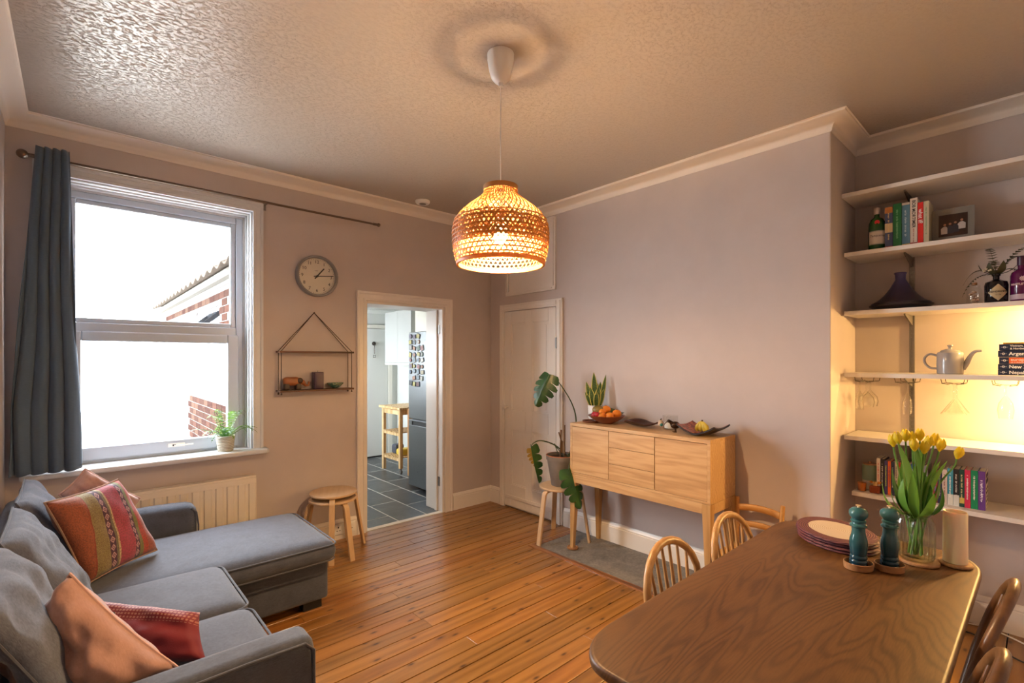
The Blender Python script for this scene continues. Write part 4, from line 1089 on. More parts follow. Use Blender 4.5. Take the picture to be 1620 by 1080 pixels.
# ------------------------------------------------------------------ monstera
t = thing('potted_monstera', 'drooping monstera in a grey terracotta pot on a stool', 'potted plant', (-.262, -1.245, .4505))
MB().lathe([(.080, 0), (.083, .006), (.118, .215), (.124, .215), (.127, .25), (.119, .252), (.115, .225)], 36).build('pot', plain('grey_washed_pot', (.18, .155, .135), .8, bump=.3, bscale=30, var=.25), t)
MB().lathe([(.1195, .246), (.1275, .249), (.125, .2545), (.117, .2535)], 36, cap=False).build('pot_rim', plain('terracotta', (.42, .16, .08), .8), t)
MB().lathe([(.116, .228), (1e-4, .232)], 24, cap=False).build('soil', M['soil'], t)
sg = plain('stem_green', (.05, .075, .02), .5); dk_leaf = NT('monstera_leaf'); ln = dk_leaf.noise(dk_leaf.coords(), 12, 3)
dk_leaf.base(dk_leaf.ramp(ln, [(.35, (.012, .05, .012)), (.7, (.035, .105, .02))])); dk_leaf.set(Roughness=.35)
yell = plain('yellowing_leaf', (.42, .25, .03), .5, var=.4, bscale=14)
O0 = Vector((-.262, -1.245, .4505))
def vpt(rx, z, fwd=0): return rt_ * rx + fw_ * fwd + Vector((0, 0, z))
for a, b_, c_, dd, nm in ((-.010, .0, .46, .05, 'cane'), (.028, .03, .50, .09, 'cane')):
    MB().tube([vpt(a, .20), vpt(b_, c_)], .006, 8).build('support_cane', plain('cane_brown', (.14, .07, .03), .7) if a < 0 else bpy.data.materials['cane_brown'], t)
MB().tube([vpt(.05, .20), vpt(-.02, .44)], .006, 8).build('support_cane', bpy.data.materials['cane_brown'], t)
def monstera_leaf(base, tip, wid, face, cups, mat, name='leaf', lobes=5, fold=0.0, skip=0):
    base, tip, face = Vector(base), Vector(tip), Vector(face).normalized(); ax = tip - base; L = ax.length; a = ax / L
    sd_ = a.cross(face).normalized(); nr = sd_.cross(a)
    q = MB()
    def W(s): return wid * (max(0.0, math.sin(PI * (s * .86 + .14) ** .72))) ** .75
    def pos(s, f, side):
        w = W(s) * f
        p = base + ax * s + sd_ * side * w * (1 - fold * .35) + a * (f * f * wid * .16) - nr * (fold * w * .9 + cups * f * f) - nr * (.10 * L * s * s)
        return p
    for side in (-1, 1):
        for k_ in range(lobes):
            s0, s1 = k_ / lobes, (k_ + 1) / lobes; mid = (s0 + s1) / 2
            m_ = 6; V = []
            for j in range(m_ + 1):
                f = j / m_
                g = 0 if (f < .45) else ((f - .45) / .55) ** 1.2 * .17
                a0_, a1_ = s0 + (s1 - s0) * g, s1 - (s1 - s0) * g
                if k_ == 0: a0_ = s0 - .10 * f
                if f > .95: a0_, a1_ = a0_ + (a1_ - a0_) * .2, a1_ - (a1_ - a0_) * .2
                V += [pos(max(a0_, -.1) if a0_ < 0 else a0_, f, side) if a0_ >= 0 else pos(0, f, side) + a * a0_ * L, pos((a0_ + a1_) / 2 if a0_ >= 0 else s1 / 2, f * 1.0, side), pos(a1_, f, side)]
            for j in range(m_):
                for e in range(2): q.add([V[j * 3 + e], V[j * 3 + e + 1], V[j * 3 + 3 + e + 1], V[j * 3 + 3 + e]], [(0, 1, 2, 3)])
    q.tube([base, base.lerp(tip, .5) - nr * .025 * L, tip - nr * .10 * L], .0022, 5)
    o = q.build(name, mat, t, smooth=True, merge=True, angle=60); return o
face_cam = Vector((-.67, -.743, .15))
monstera_leaf(vpt(-.10, .925, -.02), vpt(-.225, .675, -.05), .120, face_cam + Vector((-.5, .3, .3)), .02, dk_leaf.m, fold=.25)
monstera_leaf(vpt(-.255, .325, -.05), vpt(-.205, .02, -.06), .060, face_cam + Vector((-.3, .5, 0)), .03, dk_leaf.m, fold=.8)
monstera_leaf(vpt(-.245, .315, -.045), vpt(-.195, .16, -.04), .050, face_cam + Vector((.5, -.5, 0)), .02, yell, fold=.5)
monstera_leaf(vpt(.035, .185, -.235), vpt(.135, -.10, -.31), .100, face_cam + Vector((.2, -.2, .2)), .03, dk_leaf.m, fold=.25)
MB().ctube([vpt(.06, .23), vpt(.115, .40), vpt(.125, .56, .02), vpt(.08, .70, 0), vpt(-.02, .855, -.01), vpt(-.10, .925, -.02)], [.007, .006, .006, .005, .004, .003], 8).build('stem', sg, t)
MB().ctube([vpt(.05, .24), vpt(-.05, .33), vpt(-.17, .375, -.03), vpt(-.235, .355, -.045), vpt(-.255, .325, -.05)], [.006, .006, .005, .004, .003], 8).build('stem', sg, t)
MB().ctube([vpt(.06, .25), vpt(.10, .31, -.06), vpt(.08, .29, -.16), vpt(.045, .22, -.215), vpt(.035, .185, -.235)], [.006, .005, .005, .004, .003], 8).build('stem', sg, t)
MB().tube([vpt(.02, .24), vpt(-.03, .30, .03), vpt(-.055, .34, .02), vpt(-.03, .27, -.03)], .0035, 6).build('aerial_root', sg, t)
MB().grid(lambda u_, v_: tuple(vpt(.01 + .045 * (u_ - .5) * (1 - v_ * .5), .27 + .10 * v_, -.03 + .02 * math.sin(6 * u_))), 6, 5).build('dry_leaf', plain('dry_leaf_brown', (.20, .11, .05), .8), t)

# ------------------------------------------------------------------ alcove shelves
SHX = .20; shw = plain('white_shelf_melamine', (.74, .70, .66), .4)
SZ = [2.510, 2.148, 1.792, 1.418, 1.038, .705]
names = ['empty white top shelf of the alcove', 'white alcove shelf carrying the green bottle and six upright books', 'white alcove shelf carrying the dark tagine', 'white alcove shelf carrying the teapot, glasses hanging below it', 'empty brightly lit white shelf below the hanging glasses', 'lowest white alcove shelf with the row of paperbacks']
up = thing('slotted_upright', 'grey slotted metal shelf upright on the alcove wall', 'shelf rail', (AX, -3.418, .60))
q = MB().box(-.012, -.013, 0, -.0005, -.009, 2.0).box(-.012, .009, 0, -.0005, .013, 2.0).box(-.003, -.009, 0, -.0005, .009, 2.0)
for i in range(78):
    z = .012 + i * .0255
    q.box(-.012, -.009, z, -.0031, -.0015, z + .007).box(-.012, .0015, z, -.0031, .009, z + .007)
q.build('slotted_rail', M['greymetal'], up, smooth=False)
for i, z in enumerate(SZ):
    y_l = -3.143 if i < 5 else -3.182
    if i == 0: y_l = -3.13
    t = thing('shelf', names[i], 'shelf', (SHX, y_l, z))
    MB().box(0, YF - y_l + .002, -.025, AX - SHX - .014, 0, 0).build('board', shw, t, bevel=.0015, smooth=False)
    q = MB().prism([(-.012, -.0255), (-.235, -.0255), (-.235, -.034), (-.02, -.085), (-.012, -.085)], -.004, .004, 'Y')
    q.v = [(a + AX - SHX, b_ + (-3.418 - y_l), c_) for a, b_, c_ in q.v]
    q.build('bracket', M['greymetal'], t, smooth=False)

def puck(name, lab, x, y_, z, power):
    t = thing(name, lab, 'light', (x, y_, z))
    MB().lathe([(.032, -.0005), (.032, -.010), (.028, -.012), (.026, -.008)], 28, cap=False).build('housing', M['white'], t)
    MB().lathe([(.026, -.0085), (1e-4, -.0086)], 20, cap=False).build('diffuser', emit('led_diffuser_' + str(int(z * 100)), (1, .66, .28), power * 12), t)
    l = bpy.data.lights.new(name + '_light', 'POINT'); l.energy = power; l.color = (1.0, .60, .19); l.shadow_soft_size = .012
    o = bpy.data.objects.new(name + '_light', l); COL.objects.link(o); o.parent = t; o.location = (0, 0, -.03)
puck('puck_light', 'small round light under the tagine shelf', .34, -4.13, SZ[2] - .025, LED * 3.2)
puck('puck_light', 'small round light under the teapot shelf', .32, -4.13, SZ[3] - .025, LED * 4.2)

def put(o, x, y_, z): o.location = (x, y_, z); return o
def arc_label(parent, r, z0, z1, half, mat, name='label', n=14, face=PI):
    V = lambda u_, v_: ((r) * math.cos(face + (u_ - .5) * 2 * half), (r) * math.sin(face + (u_ - .5) * 2 * half), z0 + (z1 - z0) * v_)
    return MB().grid(V, n, 1).build(name, mat, parent)
def arc_text(s, size, r, z, mat, parent, face=PI, **kw):
    f = (math.cos(face), math.sin(face), 0); X = (f[1] * -1, f[0], 0)
    return text(s, size, mat, parent, (f[0] * r, f[1] * r, z), X, (0, 0, 1), wrap=r, **kw)
FACE = R(180 + 12)
# green gin bottle
t = thing('gin_bottle', 'green glass gin bottle with a cream label left of the upright books', 'bottle', (.32, -3.283, SZ[1]))
MB().lathe([(.040, 0), (.043, .005), (.043, .15), (.041, .175), (.030, .198), (.017, .208), (.0135, .214), (.0135, .232)], 36).build('glass_body', plain('dark_green_glass', (.012, .075, .014), .08, Coat_Weight=.5) if False else plain('dark_green_glass', (.012, .075, .014), .08), t)
MB().lathe([(.0145, .226), (.0155, .228), (.0155, .262), (.014, .266)], 24).build('cap', plain('silver_cap', (.60, .50, .45), .4, .4), t)
cream = plain('cream_paper', (.66, .60, .52), .6); redp = plain('red_print', (.48, .02, .015), .4); whp = plain('white_print', (.85, .83, .78), .5)
arc_label(t, .0436, .04, .122, R(62), plain('grey_label_border', (.35, .35, .33), .4), face=FACE); arc_label(t, .0440, .045, .117, R(58), cream, face=FACE)
arc_text('Tanqueray', .019, .0446, .092, blk, t, FACE, shear=.3); 
seal = MB().lathe([(.013, 0), (.013, .003), (1e-4, .004)], 20).build('wax_seal', redp, t); seal.matrix_local = framemat((math.cos(FACE) * .036, math.sin(FACE) * .036, .178), (-math.sin(FACE), math.cos(FACE), 0), (-.55 * math.cos(FACE) * -1, -.55 * math.sin(FACE) * -1, .83))
seal.matrix_local = framemat((math.cos(FACE) * .0415, math.sin(FACE) * .0415, .172), (-math.sin(FACE) * -1, -math.cos(FACE), 0), (0, 0, 1))

page = plain('book_pages', (.66, .58, .46), .85)
def faint_print(parent, mat, loc, X, Y, length, height, seed=0):
    '''small unreadable strokes standing for print too small to read'''
    r_ = random.Random(seed); q = MB(); x_ = -length / 2
    while x_ < length / 2:
        w_ = height * r_.uniform(.35, .8)
        if r_.random() < .85:
            q.box(x_, -height / 2, 0, x_ + w_ * .3, height * r_.uniform(.1, .5), .0004); q.box(x_ + w_ * .3, -height / 2 + height * r_.uniform(0, .5), 0, x_ + w_ * .85, -height / 2 + height * r_.uniform(.55, .75), .0004)
        x_ += w_ * 1.15
    o = q.build('lettering', mat, parent, smooth=False); o.matrix_local = framemat(loc, X, Y); return o
READABLE = ('BOB MORTIMER', 'what if?')
def book(lab, x, y_top, z, wd, h, d, col, title=None, tcol=None, size=.014, cover=None, group=None, name='book', rough=.4, title_z=None, bands=(), lay=False, sub=None, bold=.0003):
    """upright book, spine facing -x; y_top is its left edge seen from the room (largest y)"""
    t = thing(name, lab, 'book', (x, y_top - wd / 2, z), 0, group)
    mt = col if not isinstance(col, (tuple, list)) else plain(name + '_cover', col, rough)
    hw = wd / 2 - .0004
    q = MB().box(0, -hw, 0, .0022, hw, h).box(.0022, -hw, 0, d, -hw + .0018, h).box(.0022, hw - .0018, 0, d, hw, h)
    q.build('cover', mt, t, bevel=.0008, smooth=False)
    MB().box(.0023, -hw + .002, .003, d - .003, hw - .002, h - .003).build('page_block', page, t, smooth=False)
    for z0, z1, c_ in bands: MB().box(-.0006, -hw, z0, .0, hw, z1).build('spine_band', plain('band', c_, .4), t, smooth=False)
    if title:
        tm = tcol if not isinstance(tcol, (tuple, list)) else plain('spine_print', tcol, .5)
        zt_ = title_z if title_z else h * .58
        if title in READABLE: text(title, size, tm, t, (-.0012, 0, zt_), (0, 0, -1), (0, -1, 0), fit=h * .8, bold=bold)
        else: faint_print(t, tm, (-.0009, 0, h * .55), (0, 0, -1), (0, -1, 0), h * .62, min(size * .55, wd * .45), len(lab) + len(title))
    if sub:
        s_, c_, zz, sz = sub
        faint_print(t, plain('spine_print', c_, .5), (-.0009, 0, zz), (0, 0, -1), (0, -1, 0), h * .3, sz * .5, 3)
    return t
bx = .285
for o_ in list(bpy.data.objects):
    if o_.name == 'wall_clock': faint_print(o_, blk, (0, -.0173, .045), (1, 0, 0), (0, 0, 1), .034, .006, 5)
b0 = SZ[1]; g = 'upright books on the upper shelf'
book('thick blue and cream striped hardback beside the green bottle', bx, -3.327, b0, .038, .250, .15, (.06, .09, .22), 'COOK BOOK', (.75, .6, .3), .017, bands=((.10, .155, (.62, .52, .34)), (.215, .25, (.60, .25, .08)), (0, .02, (.4, .05, .03))), group=g, title_z=.19)
book('tall green hardback in the upper shelf row', bx, -3.366, b0, .040, .262, .15, (.01, .20, .07), 'A Good Green', (.25, .65, .35), .019, group=g, title_z=.09)
book('pale blue hardback with handwritten spine in the upper shelf row', bx, -3.407, b0, .036, .258, .15, (.10, .26, .42), 'a table for friends', (.55, .75, .85), .020, bands=((.245, .258, (.75, .7, .62)), (0, .02, (.65, .45, .05))), group=g)
book('white hardback with black capital letters in the upper shelf row', bx, -3.444, b0, .033, .276, .15, (.75, .68, .58), 'BOB MORTIMER', (.02, .02, .02), .022, group=g, title_z=.185, sub=('and away...', (.45, .15, .1), .06, .014), bands=((0, .022, (.35, .04, .03)),))
book('bright red hardback in the upper shelf row', bx, -3.478, b0, .025, .245, .15, (.62, .015, .012), 'what if?', (.9, .88, .82), .027, group=g, title_z=.165)
book('slim cream book at the right end of the upper shelf row', bx, -3.504, b0, .024, .246, .15, (.55, .50, .34), 'the little book of words', (.15, .30, .15), .011, group=g)
# photo frame, leaning a little
t = thing('photo_frame', 'grey mounted photo frame leaning against the alcove wall', 'photo frame', (.34, -3.622, SZ[1]), R(3))
pf = plain('grey_green_mount', (.20, .185, .16), .6)
fr = MB().box(0, -.088, 0, .010, .088, .200).build('frame', pf, t, bevel=.001, smooth=False)
ph = MB().box(-.0016, -.060, .040, -.0002, .060, .165).build('photo', plain('dark_photo', (.035, .018, .014), .25), t, smooth=False)
def fig(y_, z_, h_, shirt):
    q = MB().lathe([(1e-4, 0), (.016, 0), (.017, h_ * .6), (.005, h_ * .82), (1e-4, h_ * .8)], 10, (-.0018, y_, z_), cap=False, sx=.04)
    q.build('pictured_shirt', shirt, ph, smooth=False)
    MB().sphere((-.0018, y_, z_ + h_), .0065, 10, sx=.05).build('pictured_face', plain('photo_skin', (.35, .16, .09), .4), ph, smooth=False)
ws = plain('photo_white_shirt', (.5, .45, .42), .4); ds = plain('photo_dark_suit', (.02, .02, .03), .4)
fig(.034, .055, .052, ws); fig(-.010, .06, .055, ds); fig(-.036, .075, .050, ws); fig(.012, .055, .055, ds)
MB().add([(.010, -.01, .15), (.010, .01, .15), (.09, .02, 0), (.09, -.02, 0)], [(0, 1, 2, 3)]).build('stand', blk, t, smooth=False)
t.rotation_euler = (0, R(7), R(3))
# tagine
t = thing('tagine', 'dark blue tagine with conical lid on the alcove shelf', 'tagine', (.365, -3.388, SZ[2]))
tg = NT('dark_blue_glaze'); gz = tg.coords(kind='Generated'); sp = tg.add('ShaderNodeSeparateXYZ'); tg.link(gz, sp.inputs[0])
tg.base(tg.ramp(sp.outputs[2], [(.0, (.020, .016, .028)), (.5, (.028, .026, .085)), (1, (.055, .05, .19))])); tg.set(Roughness=.35)
MB().lathe([(.100, 0), (.125, .006), (.150, .024), (.152, .032), (.145, .034), (.13, .028)], 56).build('base_dish', plain('dark_base', (.022, .016, .020), .35), t)
MB().lathe([(.140, .034), (.142, .042), (.110, .060), (.080, .090), (.052, .130), (.034, .165), (.026, .180), (.025, .186), (.026, .210), (.032, .220), (.029, .224), (.018, .214), (1e-4, .212)], 56, cap=False).build('lid', tg.m, t)
# jar of shells
t = thing('shell_jar', 'small glass jar of shells left of the black round bottle', 'jar', (.30, -3.712, SZ[2]))
MB().lathe([(.028, 0), (.031, .004), (.031, .075), (.024, .088), (.024, .105)], 30, cap=False).build('jar', M['glass'], t)
rs = random.Random(2)
for i in range(12):
    a, r_, z_ = rs.uniform(0, 6.28), rs.uniform(0, .018), .012 + .0055 * i
    MB().sphere((r_ * math.cos(a), r_ * math.sin(a), z_), .009, 8, sz=.6).build('shell', plain('shell_%d' % i, rs.choice([(.45, .30, .20), (.30, .14, .08), (.6, .5, .4)]), .5), t)
MB().tube([(0, 0, .105), (0, 0, .118)], .012, 12).build('stopper', M['coaster'], t)
# round black bottle with fern sprig
t = thing('black_bottle_vase', 'round black apothecary bottle with a diamond label holding fern sprigs', 'bottle', (.30, -3.795, SZ[2]))
MB().lathe([(.042, 0), (.045, .005), (.046, .095), (.042, .112), (.020, .122), (.013, .126), (.013, .142), (.017, .144), (.017, .154), (.011, .154)], 40).build('glass_body', plain('black_glass', (.010, .008, .009), .08), t)
q = MB(); f_ = FACE
for k_ in range(1): pass
def dia(u_, v_):
    hz = (v_ - .5) * 2; hw = (1 - abs(hz)) ** .9; a = f_ + (u_ - .5) * 2 * R(50) * max(hw, .05); return (.0466 * math.cos(a), .0466 * math.sin(a), .055 + hz * .042)
MB().grid(dia, 12, 14).build('diamond_label', plain('kraft_label', (.50, .40, .24), .6), t)
arc_text("HENDRICK'S", .0125, .0474, .058, blk, t, f_, bold=.0002); arc_text('G I N', .009, .0474, .042, blk, t, f_)
fg_ = translucent('dried_fern_green', (.060, .062, .028), .25, .6)
for az, L, ri, dr in ((R(205) + .7, .18, .13, .02), (R(100), .15, .06, .10), (R(120), .17, .02, .13), (R(260), .12, .10, .03), (R(300), .12, .05, .05), (R(10), .10, .09, .02), (R(160), .10, .13, .0)):
    frond((0, 0, .15), az, L, ri, dr, .024, 14).build('fern_sprig', fg_, t, smooth=False)
for az, L in ((R(80), .07), (R(210), .06), (R(280), .09), (R(150), .05)):
    q = MB(); blade(q, (0, 0, .152), (L * math.cos(az), L * math.sin(az), .215), .018, .015); q.build('leaf', [fg_, fg_], t, merge=True)
wf = plain('tiny_white_flower', (.6, .55, .42), .7)
for i in range(9):
    a = R(110) + rs.uniform(-.8, .8); r_ = rs.uniform(.02, .05)
    MB().sphere((r_ * math.cos(a) * .8 - .01, r_ * math.sin(a), .165 + rs.uniform(-.01, .025)), .0055, 8).build('small_flower', wf, t)
# purple gin bottle
t = thing('purple_bottle', 'deep purple glass bottle at the right end of the tagine shelf', 'bottle', (.30, -3.888, SZ[2]))
MB().lathe([(.040, 0), (.043, .005), (.043, .135), (.038, .152), (.020, .165), (.015, .170), (.015, .195)], 36).build('glass_body', plain('purple_glass', (.085, .006, .055), .1), t)
MB().lathe([(.016, .186), (.018, .188), (.018, .232), (.016, .234)], 24).build('cap', plain('purple_cap', (.05, .012, .04), .35), t)
fp = R(180 + 5)
pk = plain('pink_print', (.75, .55, .62), .5)
arc_label(t, .0435, .012, .038, R(80), plain('lilac_label', (.50, .36, .42), .5), face=fp)
arc_text('WHITLEY NEILL', .014, .0442, .088, pk, t, fp, bold=.0003)
sun = MB()
for k_ in range(10):
    a = PI * 2 * k_ / 10; sun.add([(0, 0, 0), (.010 * math.cos(a - .2), .010 * math.sin(a - .2), 0), (.014 * math.cos(a), .014 * math.sin(a), 0), (.010 * math.cos(a + .2), .010 * math.sin(a + .2), 0)], [(0, 1, 2, 3)])
sun.build('printed_emblem', pk, t, smooth=False, matrix=framemat((math.cos(fp) * .0442, math.sin(fp) * .0442, .116), (-math.sin(fp) * 1, math.cos(fp), 0), (0, 0, 1)))
# teapot
t = thing('teapot', 'grey ceramic teapot with lid, spout pointing right', 'teapot', (.31, -3.614, SZ[3]), 0)
tp = plain('grey_glaze', (.30, .29, .30), .18)
MB().lathe([(.052, 0), (.056, .004), (.058, .05), (.0565, .112), (.053, .120), (.042, .125)], 44).build('body', tp, t)
MB().lathe([(.044, .123), (.040, .130), (.022, .138), (.008, .141), (.007, .150), (.013, .156), (.012, .161), (1e-4, .163)], 36).build('lid', tp, t)
MB().ctube([(0, .050, .100), (0, .085, .112), (0, .108, .090), (0, .106, .060), (0, .084, .034), (0, .052, .030)], .0062, 10, sx=1.3).build('handle', tp, t)
V = []
sp_ = [((0, -.050, .030), .014), ((0, -.066, .060), .013), ((0, -.082, .100), .010), ((0, -.100, .124), .008), ((0, -.125, .128), .006)]
MB().ctube([p for p, _ in sp_], [r_ for _, r_ in sp_], 14).build('spout', tp, t)
# stack of travel guides
z = SZ[3]; navy = (.014, .025, .065); g = 'stacked travel guides'
for title, h_, band, lab in (('Nepal', .030, None, 'navy travel guide at the bottom of the shelf stack'), ('New Zealand', .028, None, 'navy travel guide second from the bottom of the stack'),
                             ('europe', .036, (.70, .13, .03), 'travel guide with an orange band in the middle of the stack'), ('Argentina', .034, None, 'navy travel guide above the orange banded one'),
                             ('Vietnam, Cambodia', .033, None, 'navy travel guide with two lines of title near the top of the stack')):
    yl = -3.806 + (.004 if title[0] in 'NA' else 0)
    t = thing('travel_guide', lab, 'book', (.285, yl - .098, z), 0, g)
    q = MB().box(0, -.098, 0, .0022, .098, h_ - .001).box(.0022, -.098, 0, .125, .098, .0018).box(.0022, -.098, h_ - .0028, .125, .098, h_ - .001)
    q.build('cover', plain('navy_cover', navy, .35), t, bevel=.0008, smooth=False)
    MB().box(.0023, -.095, .002, .122, .095, h_ - .003).build('page_block', page, t, smooth=False)
    if band: MB().box(-.0006, -.097, .003, 0, .062, h_ - .004).build('spine_band', plain('orange_band', band, .4), t, smooth=False)
    if title[0] == 'V':
        text('Vietnam, Cambodia', .0135, whp, t, (-.0012, .058, h_ * .70), (0, -1, 0), (0, 0, 1), align='LEFT', bold=.0003); text('& Northern Thailand', .0125, whp, t, (-.0012, .058, h_ * .27), (0, -1, 0), (0, 0, 1), align='LEFT', bold=.0003)
    elif band:
        text('europe', .020, whp, t, (-.0012, .056, h_ * .62), (0, -1, 0), (0, 0, 1), align='LEFT', bold=.0002); text('on a shoestring', .010, whp, t, (-.0012, .056, h_ * .22), (0, -1, 0), (0, 0, 1), align='LEFT')
    else: text(title, .023, whp, t, (-.0012, .058, h_ * .48), (0, -1, 0), (0, 0, 1), align='LEFT', bold=.0006)
    em = MB().lathe([(.0055, 0), (.0055, .0004), (.0038, .0004), (.0038, 0)], 16, cap=False); em.box(-.0125, -.0006, 0, -.005, .0006, .0004).box(.005, -.0006, 0, .0125, .0006, .0004).box(-.004, -.0008, 0, .004, .0008, .0004)
    em.build('spine_emblem', whp, t, smooth=False, matrix=framemat((-.0006, .078, h_ / 2), (0, -1, 0), (0, 0, 1)))
    z += h_
t = thing('travel_guide', 'thin yellow edged booklet lying on top of the travel guides', 'book', (.30, -3.915, z), 0, g)
MB().box(0, -.09, 0, .11, .095, .008).build('cover', plain('ochre_cover', (.45, .25, .04), .5), t, bevel=.001, smooth=False)

# stemware racks and hanging glasses
zr = SZ[3] - .025; wire = plain('black_wire', (.03, .022, .015), .4, .6)
wine = []
for i, (yy, lab) in enumerate(((-3.238, 'wire glass rack nearest the left side of the alcove'), (-3.43, 'wire glass rack in front of the slotted upright'), (-3.632, 'wire glass rack holding the wide cocktail glasses'), (-3.83, 'wire glass rack at the right edge of the picture'))):
    t = thing('glass_rack', lab, 'glass rack', (.33, yy, zr))
    for x_ in (-.10, .06): MB().tube([(x_, .048, 0), (x_, .043, -.024), (x_, .016, -.029)], .0018, 6).tube([(x_, -.048, 0), (x_, -.043, -.024), (x_, -.016, -.029)], .0018, 6).build('hanger', wire, t)
    for s in (-1, 1): MB().tube([(-.115, s * .017, -.029), (.10, s * .017, -.029)], .0018, 6).tube([(-.105, s * .043, -.025), (.06, s * .043, -.025)], .0018, 6).build('rail', wire, t)
    MB().box(-.03, -.02, -.003, .03, .02, -.0005).build('plate', wire, t, smooth=False)
def hang_glass(name, lab, x_, yy, kind):
    t = thing(name, lab, 'glass', (x_, yy, zr - .0265))
    foot = [(.030, .004), (.031, .0015), (.006, -.003), (.0035, -.010)]
    P_ = {'flute': foot + [(.0035, -.06), (.008, -.075), (.019, -.10), (.023, -.14), (.020, -.185)],
          'coupe': foot + [(.0035, -.055), (.012, -.068), (.036, -.095), (.042, -.125), (.036, -.155)],
          'martini': foot + [(.0035, -.085), (.010, -.095), (.055, -.165)],
          'wine': foot + [(.0035, -.055), (.012, -.068), (.027, -.095), (.032, -.13), (.026, -.175)]}[kind]
    n = len(P_); k0 = 3
    MB().lathe(P_[:4] + [P_[4]], 28, cap=False).build('stem', M['wine'], t)
    MB().lathe([(P_[k_][0] + (P_[k_ + 1][0] - P_[k_][0]) * f_ / 4, P_[k_][1] + (P_[k_ + 1][1] - P_[k_][1]) * f_ / 4) for k_ in range(4, n - 1) for f_ in range(4)] + [P_[-1]], 56, cap=False).build('bowl', M['wine'], t)
hang_glass('flute_glass', 'slim flute glass hanging furthest left, close to the alcove side', .455, -3.165, 'flute')
hang_glass('flute_glass', 'slim flute glass hanging second from the left', .40, -3.178, 'flute')
hang_glass('coupe_glass', 'round bowled glass hanging in front on the left rack', .28, -3.238, 'coupe')
hang_glass('coupe_glass', 'round bowled glass hanging behind on the left rack', .375, -3.238, 'coupe')
hang_glass('tall_glass', 'tall glass hanging before the slotted upright', .30, -3.43, 'flute')
hang_glass('martini_glass', 'wide cocktail glass hanging in front on the third rack', .27, -3.632, 'martini')
hang_glass('martini_glass', 'wide cocktail glass hanging behind on the third rack', .395, -3.632, 'martini')
hang_glass('wine_glass', 'wine glass hanging on the right-hand rack', .30, -3.83, 'wine')

# lowest shelf
b0 = SZ[5]
t = thing('mint_candle_jar', 'mint green lidded candle jar at the left end of the lowest shelf', 'candle jar', (.335, -3.245, b0))
MB().lathe([(.034, 0), (.038, .004), (.038, .058)], 32).build('white_base', cream, t)
MB().lathe([(.0385, .0585), (.0395, .062), (.0395, .150), (.036, .152)], 32).build('mint_sleeve', plain('mint_glaze', (.22, .32, .25), .35), t)
MB().lathe([(.036, .152), (.036, .158), (.008, .160), (.008, .170), (1e-4, .171)], 24).build('lid', plain('copper_lid', (.55, .30, .18), .3, .8), t)
amb = plain('amber_liquid', (.42, .12, .02), .1)
t = thing('amber_tumbler', 'small tumbler with amber pattern in front of the mint jar', 'glass', (.252, -3.222, b0))
MB().lathe([(.020, 0), (.022, .003), (.024, .060), (.022, .060)], 24, cap=False).build('tumbler', M['glass'], t)
MB().lathe([(.0200, .003), (.0225, .052), (1e-4, .052)], 24).build('liquid', amb, t)
t = thing('amber_bottle', 'squat amber bottle with an orange bow next to the tumbler', 'bottle', (.252, -3.288, b0))
MB().rbox(-.022, -.026, 0, .022, .026, .045, .008, 3).build('glass_body', plain('dark_amber', (.20, .04, .012), .1), t)
MB().lathe([(.010, .044), (.010, .056), (.013, .058), (.013, .066), (1e-4, .068)], 18).build('cap', plain('gold_cap', (.7, .5, .22), .3, .8), t)
q = MB()
for k_ in range(6):
    a = 2 * PI * k_ / 6; q.add([(0, 0, .060), (.012 * math.cos(a + .4), .020 * math.sin(a + .4), .070), (.018 * math.cos(a), .034 * math.sin(a), .066), (.012 * math.cos(a - .4), .020 * math.sin(a - .4), .056)], [(0, 1, 2, 3)])
q.build('bow', plain('orange_bow', (.60, .22, .04), .4), t, smooth=False)
g = 'paperbacks on the lowest shelf'
pbx = .262
left = [('white paperback with a red title near the mint jar', .018, .208, (.70, .62, .52), 'THRILL', (.55, .05, .03)), ('black paperback beside the white and red one', .019, .205, (.02, .02, .03), 'Dracula', (.8, .8, .8)),
        ('purple paperback with a lime patch left of the tulips', .015, .198, (.06, .05, .20), 'NIGHT', (.6, .8, .1)), ('orange paperback with a purple top left of the tulips', .015, .198, (.75, .15, .04), 'Orange', (.1, .1, .3)),
        ('dark blue paperback just left of the tulip leaves', .017, .195, (.03, .05, .12), 'Blue', (.6, .6, .7)), ('cream paperback mostly hidden behind the left tulip leaves', .017, .20, (.6, .55, .45), 'Days', (.1, .1, .1)),
        ('red paperback hidden behind the left tulip stems', .018, .198, (.40, .03, .03), 'Red', (.8, .7, .6)), ('green paperback hidden behind the tulip leaves', .018, .20, (.04, .16, .08), 'Fern', (.7, .8, .6)),
        ('black paperback hidden behind the middle tulips', .020, .195, (.02, .02, .02), 'Noir', (.7, .7, .7)), ('blue paperback hidden behind the middle tulips', .018, .198, (.04, .14, .28), 'Sea', (.8, .8, .8)),
        ('white paperback hidden behind the middle tulips', .018, .20, (.6, .58, .52), 'White', (.1, .1, .1)), ('maroon paperback behind the right tulip leaves', .018, .195, (.20, .03, .05), 'Wine', (.8, .7, .5)), ('grey paperback behind the right tulip leaves', .018, .198, (.2, .2, .2), 'Fog', (.8, .8, .8))]
yy = -3.292
for lab, wd, h_, c_, ti, tc in left:
    book(lab, pbx, yy, b0, wd, h_, .13, c_, ti, tc, .013, group=g, name='paperback', bold=.0003); yy -= wd + .0004
